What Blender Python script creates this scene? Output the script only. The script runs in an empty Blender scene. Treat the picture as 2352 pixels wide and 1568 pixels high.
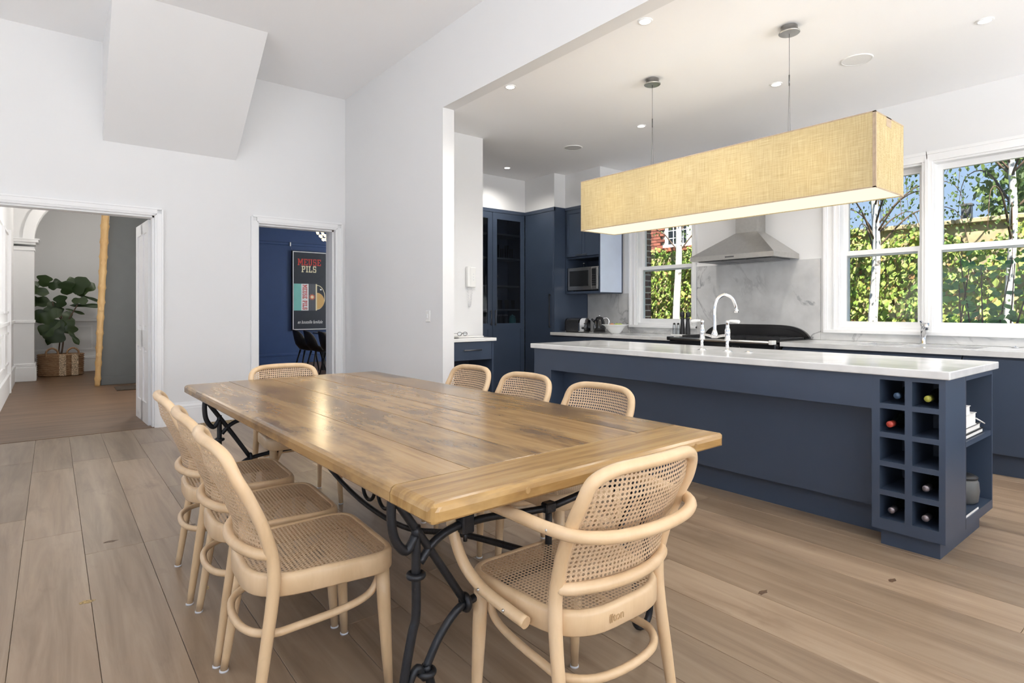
import bpy, bmesh, math, random
from mathutils import Vector, Matrix
random.seed(7)
PI = math.pi
SC = bpy.context.scene
COL = SC.collection

# ------------------------------------------------------------------ camera, sky, sun, daylight, exposure
cam_d = bpy.data.cameras.new('camera')
cam_d.sensor_width = 36.0
cam_d.lens = 1327.4 * 36.0 / 2352.0
cam_d.shift_y = -(784 - 712.9) / 2352.0
cam_d.clip_start = 0.02
cam = bpy.data.objects.new('camera', cam_d)
COL.objects.link(cam)
cam.location = (0, 0, 1.19)
cam.rotation_euler = (PI / 2, 0, math.radians(-38.52))
SC.camera = cam

SC.view_settings.view_transform = 'Standard'
SC.view_settings.look = 'None'
SC.view_settings.gamma = 1.0
SC.view_settings.use_curve_mapping = False
SC.view_settings.exposure = 0.0
SC.cycles.use_denoising = True
SC.cycles.max_bounces = 7
SC.cycles.diffuse_bounces = 5
SC.cycles.glossy_bounces = 3
SC.cycles.transmission_bounces = 3
SC.cycles.transparent_max_bounces = 8
SC.cycles.use_adaptive_sampling = True
SC.cycles.adaptive_threshold = 0.12
SC.cycles.adaptive_min_samples = 16
SC.cycles.use_light_tree = False
SC.cycles.sample_clamp_indirect = 6.0
SC.cycles.caustics_reflective = False
SC.cycles.caustics_refractive = False

world = bpy.data.worlds.new('sky')
SC.world = world
world.use_nodes = True
wn = world.node_tree
wn.nodes.clear()
w_out = wn.nodes.new('ShaderNodeOutputWorld')
w_bg = wn.nodes.new('ShaderNodeBackground')
w_tc = wn.nodes.new('ShaderNodeTexCoord')
w_sep = wn.nodes.new('ShaderNodeSeparateXYZ')
w_ramp = wn.nodes.new('ShaderNodeValToRGB')
w_ramp.color_ramp.elements[0].position = 0.0
w_ramp.color_ramp.elements[0].color = (0.33, 0.43, 0.57, 1)
w_ramp.color_ramp.elements[1].position = 0.7
w_ramp.color_ramp.elements[1].color = (0.17, 0.30, 0.55, 1)
wn.links.new(w_tc.outputs['Generated'], w_sep.inputs[0])
wn.links.new(w_sep.outputs['Z'], w_ramp.inputs[0])
wn.links.new(w_ramp.outputs[0], w_bg.inputs[0])
w_bg.inputs[1].default_value = 1.7
wn.links.new(w_bg.outputs[0], w_out.inputs[0])

sun_d = bpy.data.lights.new('sun', 'SUN')
sun_d.energy = 15.0
sun_d.angle = math.radians(0.6)
sun_d.color = (1.0, 0.95, 0.86)
sun = bpy.data.objects.new('sun', sun_d)
COL.objects.link(sun)
sun.rotation_euler = Vector((0.50, 0.42, -0.86)).to_track_quat('-Z', 'Y').to_euler()

def area(name, loc, direction, sx, sy, energy, color=(1, 1, 1)):
    d = bpy.data.lights.new(name, 'AREA')
    d.shape = 'RECTANGLE'
    d.size = sx
    d.size_y = sy
    d.energy = energy
    d.color = color
    o = bpy.data.objects.new(name, d)
    COL.objects.link(o)
    o.location = loc
    o.rotation_euler = Vector(direction).to_track_quat('-Z', 'Y').to_euler()
    return o
# daylight of the glazed openings behind the camera
area('daylight_rear', (1.7, -3.0, 1.5), (0, 1, 1.9), 7.6, 2.7, 410, (1.0, 0.985, 0.965))
area('daylight_left', (-2.6, 1.6, 1.6), (1, 0, 2.0), 6.0, 2.6, 125, (1.0, 0.985, 0.97))
area('fill_hall', (1.48, 9.2, 1.9), (-1, 0, 0), 1.6, 2.2, 50, (1.0, 0.98, 0.95))  # added fill to brighten the hall, unseen; the wall behind has no window
area('fill_blue_room', (8.18, 10.4, 1.7), (-1, 0, 0), 2.4, 2.0, 170, (0.92, 0.96, 1.0))  # unseen fill lamp added to lift the blue room, wall is solid

# ------------------------------------------------------------------ materials
MATS = {}
def new_mat(name):
    m = bpy.data.materials.new(name)
    m.use_nodes = True
    m.node_tree.nodes.clear()
    return m, m.node_tree.nodes, m.node_tree.links

def pbsdf(N, L, col=None, rough=0.5, metal=0.0, spec=0.5, coat=0.0):
    out = N.new('ShaderNodeOutputMaterial')
    b = N.new('ShaderNodeBsdfPrincipled')
    L.new(b.outputs[0], out.inputs[0])
    if col is not None:
        b.inputs['Base Color'].default_value = (*col, 1)
    b.inputs['Roughness'].default_value = rough
    b.inputs['Metallic'].default_value = metal
    b.inputs['Specular IOR Level'].default_value = spec
    b.inputs['Coat Weight'].default_value = coat
    b.inputs['Coat Roughness'].default_value = 0.1
    return b, out

def ramp(N, stops):
    r = N.new('ShaderNodeValToRGB')
    e = r.color_ramp.elements
    while len(e) < len(stops):
        e.new(0.5)
    for k, (p, c) in enumerate(stops):
        e[k].position = p
        e[k].color = (*c, 1) if len(c) == 3 else c
    return r

def mapping(N, L, scale, coord='Object', rand=False):
    tc = N.new('ShaderNodeTexCoord')
    mp = N.new('ShaderNodeMapping')
    mp.inputs['Scale'].default_value = scale
    L.new(tc.outputs[coord], mp.inputs[0])
    if rand:
        oi = N.new('ShaderNodeObjectInfo')
        mul = N.new('ShaderNodeMath'); mul.operation = 'MULTIPLY'; mul.inputs[1].default_value = 37.0
        L.new(oi.outputs['Random'], mul.inputs[0])
        L.new(mul.outputs[0], mp.inputs['Location'])
    return mp

def plain(name, col, rough=0.5, metal=0.0, spec=0.5, noise=0.04, nscale=6.0, coat=0.0, bump=0.0, bscale=60.0):
    m, N, L = new_mat(name)
    b, out = pbsdf(N, L, col, rough, metal, spec, coat)
    mp = mapping(N, L, (1, 1, 1))
    nz = N.new('ShaderNodeTexNoise'); nz.inputs['Scale'].default_value = nscale; nz.inputs['Detail'].default_value = 3
    L.new(mp.outputs[0], nz.inputs[0])
    lo = tuple(max(0, c * (1 - noise)) for c in col); hi = tuple(min(1, c * (1 + noise)) for c in col)
    r = ramp(N, [(0.3, lo), (0.7, hi)])
    L.new(nz.outputs[0], r.inputs[0]); L.new(r.outputs[0], b.inputs['Base Color'])
    if bump:
        nb = N.new('ShaderNodeTexNoise'); nb.inputs['Scale'].default_value = bscale
        L.new(mp.outputs[0], nb.inputs[0])
        bp = N.new('ShaderNodeBump'); bp.inputs['Strength'].default_value = bump; bp.inputs['Distance'].default_value = 0.01
        L.new(nb.outputs[0], bp.inputs['Height']); L.new(bp.outputs[0], b.inputs['Normal'])
    MATS[name] = m
    return m

def wood(name, dark, mid, light, scale, rough=0.4, rand=True, coat=0.0, contrast=(0.3, 0.5, 0.7), vary=0.25, stain=None, spec=0.5, bump=0.12):
    """grain runs along the axis whose scale is smallest"""
    m, N, L = new_mat(name)
    b, out = pbsdf(N, L, mid, rough, 0, spec, coat)
    mp = mapping(N, L, scale, 'Object', rand)
    nz = N.new('ShaderNodeTexNoise'); nz.inputs['Scale'].default_value = 1.0; nz.inputs['Detail'].default_value = 6; nz.inputs['Roughness'].default_value = 0.62; nz.inputs['Distortion'].default_value = 0.6
    L.new(mp.outputs[0], nz.inputs[0])
    r = ramp(N, [(contrast[0], dark), (contrast[1], mid), (contrast[2], light)])
    L.new(nz.outputs[0], r.inputs[0])
    last = r.outputs[0]
    if stain:
        mp2 = mapping(N, L, stain['scale'], 'Object', rand)
        n2 = N.new('ShaderNodeTexNoise'); n2.inputs['Scale'].default_value = 1.0; n2.inputs['Detail'].default_value = 5; n2.inputs['Roughness'].default_value = 0.65
        L.new(mp2.outputs[0], n2.inputs[0])
        r2 = ramp(N, [(stain['lo'], (0, 0, 0)), (stain['hi'], (1, 1, 1))])
        L.new(n2.outputs[0], r2.inputs[0])
        mx = N.new('ShaderNodeMix'); mx.data_type = 'RGBA'
        L.new(r2.outputs[0], mx.inputs[0]); L.new(last, mx.inputs[6]); mx.inputs[7].default_value = (*stain['col'], 1)
        last = mx.outputs[2]
    if rand and vary:
        oi = N.new('ShaderNodeObjectInfo')
        mr = N.new('ShaderNodeMapRange'); mr.inputs['To Min'].default_value = 1 - vary; mr.inputs['To Max'].default_value = 1 + vary
        L.new(oi.outputs['Random'], mr.inputs[0])
        hsv = N.new('ShaderNodeHueSaturation')
        L.new(mr.outputs[0], hsv.inputs['Value']); L.new(last, hsv.inputs['Color'])
        last = hsv.outputs[0]
    L.new(last, b.inputs['Base Color'])
    bp = N.new('ShaderNodeBump'); bp.inputs['Strength'].default_value = bump; bp.inputs['Distance'].default_value = 0.004
    L.new(nz.outputs[0], bp.inputs['Height']); L.new(bp.outputs[0], b.inputs['Normal'])
    MATS[name] = m
    return m

def emit(name, col, strength):
    m, N, L = new_mat(name)
    out = N.new('ShaderNodeOutputMaterial')
    e = N.new('ShaderNodeEmission'); e.inputs[0].default_value = (*col, 1); e.inputs[1].default_value = strength
    L.new(e.outputs[0], out.inputs[0])
    MATS[name] = m
    return m

def glass(name, tint=(1, 1, 1), refl=0.06):
    m, N, L = new_mat(name)
    out = N.new('ShaderNodeOutputMaterial')
    t = N.new('ShaderNodeBsdfTransparent'); t.inputs[0].default_value = (*tint, 1)
    g = N.new('ShaderNodeBsdfGlossy'); g.inputs['Roughness'].default_value = 0.02
    fr = N.new('ShaderNodeFresnel'); fr.inputs[0].default_value = 1.35
    mul = N.new('ShaderNodeMath'); mul.operation = 'MULTIPLY'; mul.inputs[1].default_value = refl * 12
    L.new(fr.outputs[0], mul.inputs[0])
    mx = N.new('ShaderNodeMixShader')
    L.new(mul.outputs[0], mx.inputs[0]); L.new(t.outputs[0], mx.inputs[1]); L.new(g.outputs[0], mx.inputs[2])
    L.new(mx.outputs[0], out.inputs[0])
    MATS[name] = m
    return m

def marble(name, base, vein, vscale, rough, width=0.035, amt=0.7, mask=(0.52, 0.75)):
    m, N, L = new_mat(name)
    b, out = pbsdf(N, L, base, rough)
    mp = mapping(N, L, (1, 1, 1))
    nz = N.new('ShaderNodeTexNoise'); nz.inputs['Scale'].default_value = vscale; nz.inputs['Detail'].default_value = 7; nz.inputs['Roughness'].default_value = 0.6; nz.inputs['Distortion'].default_value = 1.1
    L.new(mp.outputs[0], nz.inputs[0])
    r = ramp(N, [(0.5 - width, (0, 0, 0)), (0.5, (1, 1, 1)), (0.5 + width, (0, 0, 0))])
    L.new(nz.outputs[0], r.inputs[0])
    n2 = N.new('ShaderNodeTexNoise'); n2.inputs['Scale'].default_value = vscale * 0.8; n2.inputs['Detail'].default_value = 2
    L.new(mp.outputs[0], n2.inputs[0])
    r2 = ramp(N, [(mask[0], (0, 0, 0)), (mask[1], (amt, amt, amt))])
    L.new(n2.outputs[0], r2.inputs[0])
    mul = N.new('ShaderNodeMath'); mul.operation = 'MULTIPLY'
    L.new(r.outputs[0], mul.inputs[0]); L.new(r2.outputs[0], mul.inputs[1])
    cl = N.new('ShaderNodeTexNoise'); cl.inputs['Scale'].default_value = 5; cl.inputs['Detail'].default_value = 5
    L.new(mp.outputs[0], cl.inputs[0])
    rc = ramp(N, [(0.35, tuple(c * 0.84 for c in base)), (0.62, base)])
    L.new(cl.outputs[0], rc.inputs[0])
    mx = N.new('ShaderNodeMix'); mx.data_type = 'RGBA'
    L.new(mul.outputs[0], mx.inputs[0]); L.new(rc.outputs[0], mx.inputs[6]); mx.inputs[7].default_value = (*vein, 1)
    L.new(mx.outputs[2], b.inputs['Base Color'])
    MATS[name] = m
    return m

def leafmat(name, cols, trans=0.35, rough=0.5):
    m, N, L = new_mat(name)
    out = N.new('ShaderNodeOutputMaterial')
    ge = N.new('ShaderNodeNewGeometry'); oi = N.new('ShaderNodeObjectInfo')
    add = N.new('ShaderNodeMath'); add.operation = 'ADD'
    fr = N.new('ShaderNodeMath'); fr.operation = 'FRACT'
    L.new(ge.outputs['Random Per Island'], add.inputs[0]); L.new(oi.outputs['Random'], add.inputs[1]); L.new(add.outputs[0], fr.inputs[0])
    n = len(cols)
    r = ramp(N, [(k / max(1, n - 1), c) for k, c in enumerate(cols)])
    L.new(fr.outputs[0], r.inputs[0])
    d = N.new('ShaderNodeBsdfPrincipled'); d.inputs['Roughness'].default_value = rough
    t = N.new('ShaderNodeBsdfTranslucent')
    mx = N.new('ShaderNodeMixShader'); mx.inputs[0].default_value = trans
    L.new(r.outputs[0], d.inputs['Base Color']); L.new(r.outputs[0], t.inputs[0])
    L.new(d.outputs[0], mx.inputs[1]); L.new(t.outputs[0], mx.inputs[2]); L.new(mx.outputs[0], out.inputs[0])
    MATS[name] = m
    return m

W_WALL = plain('wall_paint', (0.79, 0.79, 0.79), 0.7, noise=0.006, nscale=2)
W_CEIL = plain('ceiling_paint', (0.92, 0.92, 0.925), 0.8, noise=0.004, nscale=2)
W_TRIM = plain('white_trim', (0.86, 0.86, 0.86), 0.4, noise=0.006)
NAVY = plain('navy_lacquer', (0.045, 0.064, 0.103), 0.38, noise=0.05, nscale=3)
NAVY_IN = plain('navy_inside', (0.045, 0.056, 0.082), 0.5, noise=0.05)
MARBLE = marble('white_marble_top', (0.74, 0.74, 0.73), (0.45, 0.45, 0.46), 1.6, 0.12, 0.03, 0.45)
SPLASH = marble('grey_veined_splashback', (0.64, 0.64, 0.635), (0.25, 0.25, 0.26), 1.1, 0.16, 0.022, 1.0, (0.44, 0.62))
OAK = wood('oak_floor', (0.215, 0.148, 0.095), (0.30, 0.215, 0.143), (0.365, 0.275, 0.19), (14, 1.0, 8), rough=0.34, vary=0.2,
           stain={'scale': (5, 2.2, 5), 'lo': 0.60, 'hi': 0.85, 'col': (0.17, 0.11, 0.07)})
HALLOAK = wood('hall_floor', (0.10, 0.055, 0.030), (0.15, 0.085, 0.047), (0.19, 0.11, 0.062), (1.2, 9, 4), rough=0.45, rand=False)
BEECH = wood('beech', (0.57, 0.395, 0.225), (0.65, 0.465, 0.277), (0.715, 0.53, 0.335), (9, 9, 2.5), rough=0.34, rand=True, vary=0.03)
TABLEW = wood('old_table_timber', (0.24, 0.135, 0.052), (0.335, 0.205, 0.086), (0.41, 0.265, 0.118), (20, 1.3, 10), rough=0.22, vary=0.10,
              contrast=(0.3, 0.5, 0.72), stain={'scale': (6.0, 1.8, 4), 'lo': 0.48, 'hi': 0.68, 'col': (0.11, 0.066, 0.038)}, bump=0.03)
TABLEX = wood('old_table_end_timber', (0.23, 0.128, 0.043), (0.36, 0.212, 0.076), (0.45, 0.285, 0.112), (1.6, 26, 12), rough=0.24, vary=0.06,
              stain={'scale': (2.0, 8, 4), 'lo': 0.60, 'hi': 0.80, 'col': (0.12, 0.066, 0.026)}, bump=0.03)
IRON = plain('wrought_iron', (0.030, 0.031, 0.035), 0.42, 0.6, noise=0.15, nscale=40, bump=0.15, bscale=80)
STEEL = plain('brushed_steel', (0.56, 0.55, 0.53), 0.28, 1.0, noise=0.04, nscale=30)
CHROME = plain('chrome', (0.82, 0.82, 0.83), 0.07, 1.0, noise=0.01)
PORCELAIN = plain('white_porcelain', (0.83, 0.83, 0.81), 0.15, noise=0.01)
BLACK = plain('black_enamel', (0.012, 0.012, 0.013), 0.16, noise=0.1)
BLACKM = plain('black_matt', (0.018, 0.018, 0.020), 0.5, noise=0.1)
DKSTEEL = plain('dark_steel', (0.16, 0.16, 0.165), 0.3, 0.9, noise=0.05, nscale=30)
DKGLASS = plain('dark_glass', (0.02, 0.022, 0.024), 0.08, noise=0.02)
GLASS = glass('window_glass', (0.97, 0.985, 0.98), 0.05)
CABGLASS = glass('cabinet_glass', (0.62, 0.65, 0.70), 0.09)
CLEAR = glass('clear_glass', (0.86, 0.88, 0.90), 0.08)
END_REFLECTION = plain('painted_end_reflection', (0.62, 0.70, 0.84), 0.3, noise=0.05, nscale=3)  # daylight reflection of the navy end face, put into the colour
BLUEW = plain('blue_room_paint', (0.022, 0.055, 0.16), 0.5, noise=0.04)
GREYW = plain('grey_panel_paint', (0.13, 0.137, 0.135), 0.6, noise=0.03)
PINE = wood('carved_pine', (0.50, 0.29, 0.11), (0.60, 0.38, 0.16), (0.68, 0.46, 0.22), (10, 10, 2), rough=0.5, rand=False)
BRICKR = wood('red_brick', (0.20, 0.065, 0.040), (0.30, 0.10, 0.065), (0.38, 0.15, 0.10), (12, 12, 12), rough=0.85, vary=0.3)
BRICKB = wood('brown_brick', (0.085, 0.045, 0.033), (0.13, 0.07, 0.052), (0.18, 0.10, 0.075), (12, 12, 12), rough=0.85, vary=0.3)
MORTAR = plain('mortar', (0.55, 0.50, 0.44), 0.9, noise=0.08, nscale=20)
STONEW = plain('garden_wall_render', (0.52, 0.42, 0.26), 0.9, noise=0.25, nscale=3, bump=0.5, bscale=12)
BARK = None
def birch_bark():
    m, N, L = new_mat('birch_bark')
    b, out = pbsdf(N, L, (0.7, 0.68, 0.64), 0.7)
    mp = mapping(N, L, (6, 6, 14))
    nz = N.new('ShaderNodeTexNoise'); nz.inputs['Scale'].default_value = 1.2; nz.inputs['Detail'].default_value = 4
    L.new(mp.outputs[0], nz.inputs[0])
    r = ramp(N, [(0.30, (0.10, 0.08, 0.07)), (0.40, (0.66, 0.62, 0.57)), (0.7, (0.80, 0.77, 0.73))])
    L.new(nz.outputs[0], r.inputs[0]); L.new(r.outputs[0], b.inputs['Base Color'])
    return m
BARK = birch_bark()
TWIG = plain('twig_bark', (0.12, 0.075, 0.05), 0.8, noise=0.2, nscale=20)
IVYLEAF = leafmat('ivy_leaf', [(0.14, 0.27, 0.04), (0.30, 0.46, 0.08), (0.44, 0.56, 0.12), (0.56, 0.62, 0.17), (0.34, 0.50, 0.09), (0.52, 0.52, 0.16), (0.24, 0.40, 0.07), (0.42, 0.22, 0.09), (0.30, 0.45, 0.08), (0.48, 0.58, 0.14)])
BIRCHLEAF = leafmat('birch_leaf', [(0.06, 0.11, 0.03), (0.12, 0.19, 0.05), (0.20, 0.27, 0.08), (0.08, 0.13, 0.035)])
SHRUBLEAF = leafmat('shrub_leaf', [(0.07, 0.17, 0.06), (0.13, 0.27, 0.08), (0.22, 0.38, 0.11)])
FIGLEAF = leafmat('fig_leaf', [(0.022, 0.045, 0.014), (0.035, 0.065, 0.018), (0.05, 0.085, 0.022)], 0.12, 0.35)
SOIL = plain('garden_ground', (0.16, 0.17, 0.07), 0.95, noise=0.4, nscale=4, bump=0.5, bscale=10)
WICKER = wood('woven_basket', (0.20, 0.105, 0.05), (0.33, 0.19, 0.10), (0.45, 0.30, 0.17), (14, 14, 60), rough=0.8, rand=False)
RUG = plain('dark_rug', (0.07, 0.05, 0.035), 0.95, noise=0.3, nscale=30)
PAPER = plain('paper_white', (0.78, 0.77, 0.74), 0.7, noise=0.02)
REDCAP = plain('red_wax', (0.42, 0.055, 0.035), 0.4, noise=0.1)
YELCAP = plain('yellow_capsule', (0.50, 0.48, 0.08), 0.35, noise=0.4, nscale=60)
SILCAP = plain('silver_capsule', (0.35, 0.30, 0.32), 0.3, 0.6, noise=0.4, nscale=60)
BLUECAP = plain('blue_capsule', (0.07, 0.12, 0.20), 0.3, 0.2, noise=0.3, nscale=60)
BOTTLE = plain('bottle_glass_dark', (0.012, 0.016, 0.012), 0.1, noise=0.1)
TEAL = plain('teal_glaze', (0.10, 0.30, 0.28), 0.3, noise=0.1)
GREYPOT = plain('grey_pot', (0.12, 0.12, 0.115), 0.5, noise=0.15, nscale=12)
CHARCOAL = plain('charcoal_shell', (0.022, 0.022, 0.022), 0.5, noise=0.1)
PADWHITE = plain('felt_pad', (0.72, 0.72, 0.74), 0.8, noise=0.05)
FRUITG = plain('green_apple', (0.42, 0.52, 0.12), 0.4, noise=0.15)
FRUITR = plain('blush_apple', (0.60, 0.28, 0.14), 0.4, noise=0.25)
ROOFT = plain('terracotta_coping', (0.48, 0.17, 0.10), 0.8, noise=0.15, nscale=12)
P_DARK = plain('poster_dark', (0.020, 0.024, 0.036), 0.4, noise=0.1)
P_RED = plain('poster_red', (0.55, 0.05, 0.04), 0.5)
P_CREAM = plain('poster_cream', (0.80, 0.72, 0.48), 0.5)
P_WHITE = plain('poster_white', (0.80, 0.80, 0.80), 0.5)
P_TEAL = plain('poster_teal', (0.20, 0.52, 0.47), 0.5)
P_AMBER = plain('poster_amber', (0.62, 0.38, 0.13), 0.5)
P_GREY = plain('poster_grey', (0.10, 0.105, 0.12), 0.5)
P_ORANGE = plain('poster_orange', (0.75, 0.20, 0.09), 0.5)
STAMP = plain('burnt_stamp', (0.46, 0.30, 0.15), 0.5)
DOWNL = emit('downlight_glow', (1.0, 0.96, 0.88), 9.0)
DIFFUSER = emit('lamp_diffuser_glow', (1.0, 0.90, 0.72), 1.15)
CRYSTAL = emit('chandelier_glow', (1.0, 0.78, 0.42), 3.0)
CRYSTALW = emit('hall_crystal_glow', (1.0, 0.93, 0.8), 1.6)
def linen_shade():
    m, N, L = new_mat('linen_shade')
    out = N.new('ShaderNodeOutputMaterial')
    def streaks(scale):
        mp = mapping(N, L, scale)
        n = N.new('ShaderNodeTexNoise'); n.inputs['Scale'].default_value = 1; n.inputs['Detail'].default_value = 3
        L.new(mp.outputs[0], n.inputs[0])
        return n
    a = streaks((60, 9, 260)); b = streaks((60, 190, 8))
    mxv = N.new('ShaderNodeMath'); mxv.operation = 'ADD'
    L.new(a.outputs[0], mxv.inputs[0]); L.new(b.outputs[0], mxv.inputs[1])
    half = N.new('ShaderNodeMath'); half.operation = 'MULTIPLY'; half.inputs[1].default_value = 0.5
    L.new(mxv.outputs[0], half.inputs[0])
    r = ramp(N, [(0.36, (0.60, 0.50, 0.29)), (0.52, (0.71, 0.62, 0.40)), (0.66, (0.79, 0.72, 0.50))])
    L.new(half.outputs[0], r.inputs[0])
    d = N.new('ShaderNodeBsdfDiffuse'); t = N.new('ShaderNodeBsdfTranslucent')
    L.new(r.outputs[0], d.inputs[0]); L.new(r.outputs[0], t.inputs[0])
    mx = N.new('ShaderNodeMixShader'); mx.inputs[0].default_value = 0.5
    L.new(d.outputs[0], mx.inputs[1]); L.new(t.outputs[0], mx.inputs[2]); L.new(mx.outputs[0], out.inputs[0])
    return m
LINEN = linen_shade()
LINENTRIM = plain('linen_seam', (0.42, 0.32, 0.22), 0.8, noise=0.1, nscale=40)
def cane_mat():
    m, N, L = new_mat('woven_cane')
    b, out = pbsdf(N, L, (0.5, 0.36, 0.22), 0.5)
    mp = mapping(N, L, (420, 420, 420))
    nz = N.new('ShaderNodeTexNoise'); nz.inputs['Scale'].default_value = 1; nz.inputs['Detail'].default_value = 2
    L.new(mp.outputs[0], nz.inputs[0])
    r = ramp(N, [(0.35, (0.45, 0.305, 0.18)), (0.5, (0.56, 0.40, 0.255)), (0.65, (0.66, 0.50, 0.34))])
    L.new(nz.outputs[0], r.inputs[0]); L.new(r.outputs[0], b.inputs['Base Color'])
    return m
CANE = cane_mat()

# ------------------------------------------------------------------ mesh helpers
class MB:
    def __init__(s):
        s.v = []; s.f = []; s.sm = []
    def add(s, verts, faces, smooth=False):
        o = len(s.v)
        s.v.extend([tuple(v) for v in verts])
        for f in faces:
            s.f.append([i + o for i in f]); s.sm.append(smooth)
        return s
    def box(s, x0, x1, y0, y1, z0, z1):
        x0, x1 = min(x0, x1), max(x0, x1); y0, y1 = min(y0, y1), max(y0, y1); z0, z1 = min(z0, z1), max(z0, z1)
        return s.add([(x0, y0, z0), (x1, y0, z0), (x1, y1, z0), (x0, y1, z0), (x0, y0, z1), (x1, y0, z1), (x1, y1, z1), (x0, y1, z1)],
                     [(0, 3, 2, 1), (4, 5, 6, 7), (0, 1, 5, 4), (1, 2, 6, 5), (2, 3, 7, 6), (3, 0, 4, 7)])
    def bbox(s, x0, x1, y0, y1, z0, z1, b=0.004, seg=2):
        bm = bmesh.new()
        t = MB().box(x0, x1, y0, y1, z0, z1)
        vs = [bm.verts.new(v) for v in t.v]
        for f in t.f: bm.faces.new([vs[i] for i in f])
        bmesh.ops.bevel(bm, geom=bm.edges[:] , offset=b, segments=seg, affect='EDGES', profile=0.5)
        bm.verts.ensure_lookup_table(); bm.verts.index_update()
        s.add([v.co[:] for v in bm.verts], [[v.index for v in f.verts] for f in bm.faces])
        bm.free()
        return s
    def tube(s, pts, r, n=10, closed=False, cap=True, flat=1.0):
        pts = [Vector(p) for p in pts]
        m = len(pts)
        rad = r if isinstance(r, (list, tuple)) else [r] * m
        tang = []
        for i in range(m):
            a = pts[(i - 1) % m] if (closed or i > 0) else pts[i]
            b = pts[(i + 1) % m] if (closed or i < m - 1) else pts[i]
            t = (b - a)
            tang.append(t.normalized() if t.length > 1e-9 else Vector((0, 0, 1)))
        up = Vector((0, 0, 1)) if abs(tang[0].z) < 0.9 else Vector((1, 0, 0))
        nrm = (up - tang[0] * up.dot(tang[0])).normalized()
        verts = []
        for i in range(m):
            t = tang[i]
            nrm = nrm - t * nrm.dot(t)
            nrm = nrm.normalized() if nrm.length > 1e-6 else t.orthogonal().normalized()
            bn = t.cross(nrm)
            for k in range(n):
                a = 2 * PI * k / n
                verts.append(pts[i] + nrm * math.cos(a) * rad[i] + bn * math.sin(a) * rad[i] * flat)
        faces = []
        rng = m if closed else m - 1
        for i in range(rng):
            j = (i + 1) % m
            for k in range(n):
                k2 = (k + 1) % n
                faces.append((i * n + k, i * n + k2, j * n + k2, j * n + k))
        s.add(verts, faces, True)
        if cap and not closed:
            o = len(s.v) - m * n
            s.f.append([o + k for k in range(n)][::-1]); s.sm.append(False)
            s.f.append([o + (m - 1) * n + k for k in range(n)]); s.sm.append(False)
        return s
    def cyl(s, p0, p1, r0, r1=None, n=16, smooth=True):
        return s.tube([p0, p1], [r0, r0 if r1 is None else r1], n)
    def lathe(s, prof, c=(0, 0, 0), n=24, smooth=True, axis='z', sx=1.0, sy=1.0, cap=True):
        verts = []; faces = []
        for (r, z) in prof:
            for k in range(n):
                a = 2 * PI * k / n
                x, y = r * math.cos(a) * sx, r * math.sin(a) * sy
                if axis == 'z': verts.append((c[0] + x, c[1] + y, c[2] + z))
                elif axis == 'x': verts.append((c[0] + z, c[1] + x, c[2] + y))
                else: verts.append((c[0] + x, c[1] + z, c[2] + y))
        for i in range(len(prof) - 1):
            for k in range(n):
                k2 = (k + 1) % n
                faces.append((i * n + k, i * n + k2, (i + 1) * n + k2, (i + 1) * n + k))
        s.add(verts, faces, smooth)
        o = len(s.v) - len(verts)
        if not cap: return s
        if prof[0][0] > 1e-5: s.f.append([o + k for k in range(n)][::-1]); s.sm.append(False)
        if prof[-1][0] > 1e-5: s.f.append([o + (len(prof) - 1) * n + k for k in range(n)]); s.sm.append(False)
        return s
    def prism(s, pts, a0, a1, axis='z'):
        """polygon extruded along an axis: for z (x,y); for y (x,z); for x (y,z)"""
        def mk(p, a):
            return {'z': (p[0], p[1], a), 'y': (p[0], a, p[1]), 'x': (a, p[0], p[1])}[axis]
        n = len(pts)
        v = [mk(p, a0) for p in pts] + [mk(p, a1) for p in pts]
        f = [list(range(n))[::-1], [n + i for i in range(n)]] + [(i, (i + 1) % n, n + (i + 1) % n, n + i) for i in range(n)]
        return s.add(v, f)
    def loft(s, rings, closed_profile=False, smooth=True):
        n = len(rings[0]); m = len(rings)
        v = [p for r in rings for p in r]; f = []
        for i in range(m if closed_profile else m - 1):
            j = (i + 1) % m
            for k in range(n):
                k2 = (k + 1) % n
                f.append((i * n + k, i * n + k2, j * n + k2, j * n + k))
        return s.add(v, f, smooth)
    def ball(s, c, r, n=12, m=8, sx=1, sy=1, sz=1):
        prof = [(max(1e-6, r * math.sin(PI * i / m)), -r * math.cos(PI * i / m) * sz) for i in range(m + 1)]
        return s.lathe(prof, c, n, True, 'z', sx, sy)
    def mesh(s, name):
        me = bpy.data.meshes.new(name)
        me.from_pydata([tuple(v) for v in s.v], [], s.f)
        me.polygons.foreach_set('use_smooth', s.sm)
        bm = bmesh.new(); bm.from_mesh(me)
        bmesh.ops.recalc_face_normals(bm, faces=bm.faces[:])
        bm.to_mesh(me); bm.free()
        me.update()
        return me

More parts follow.
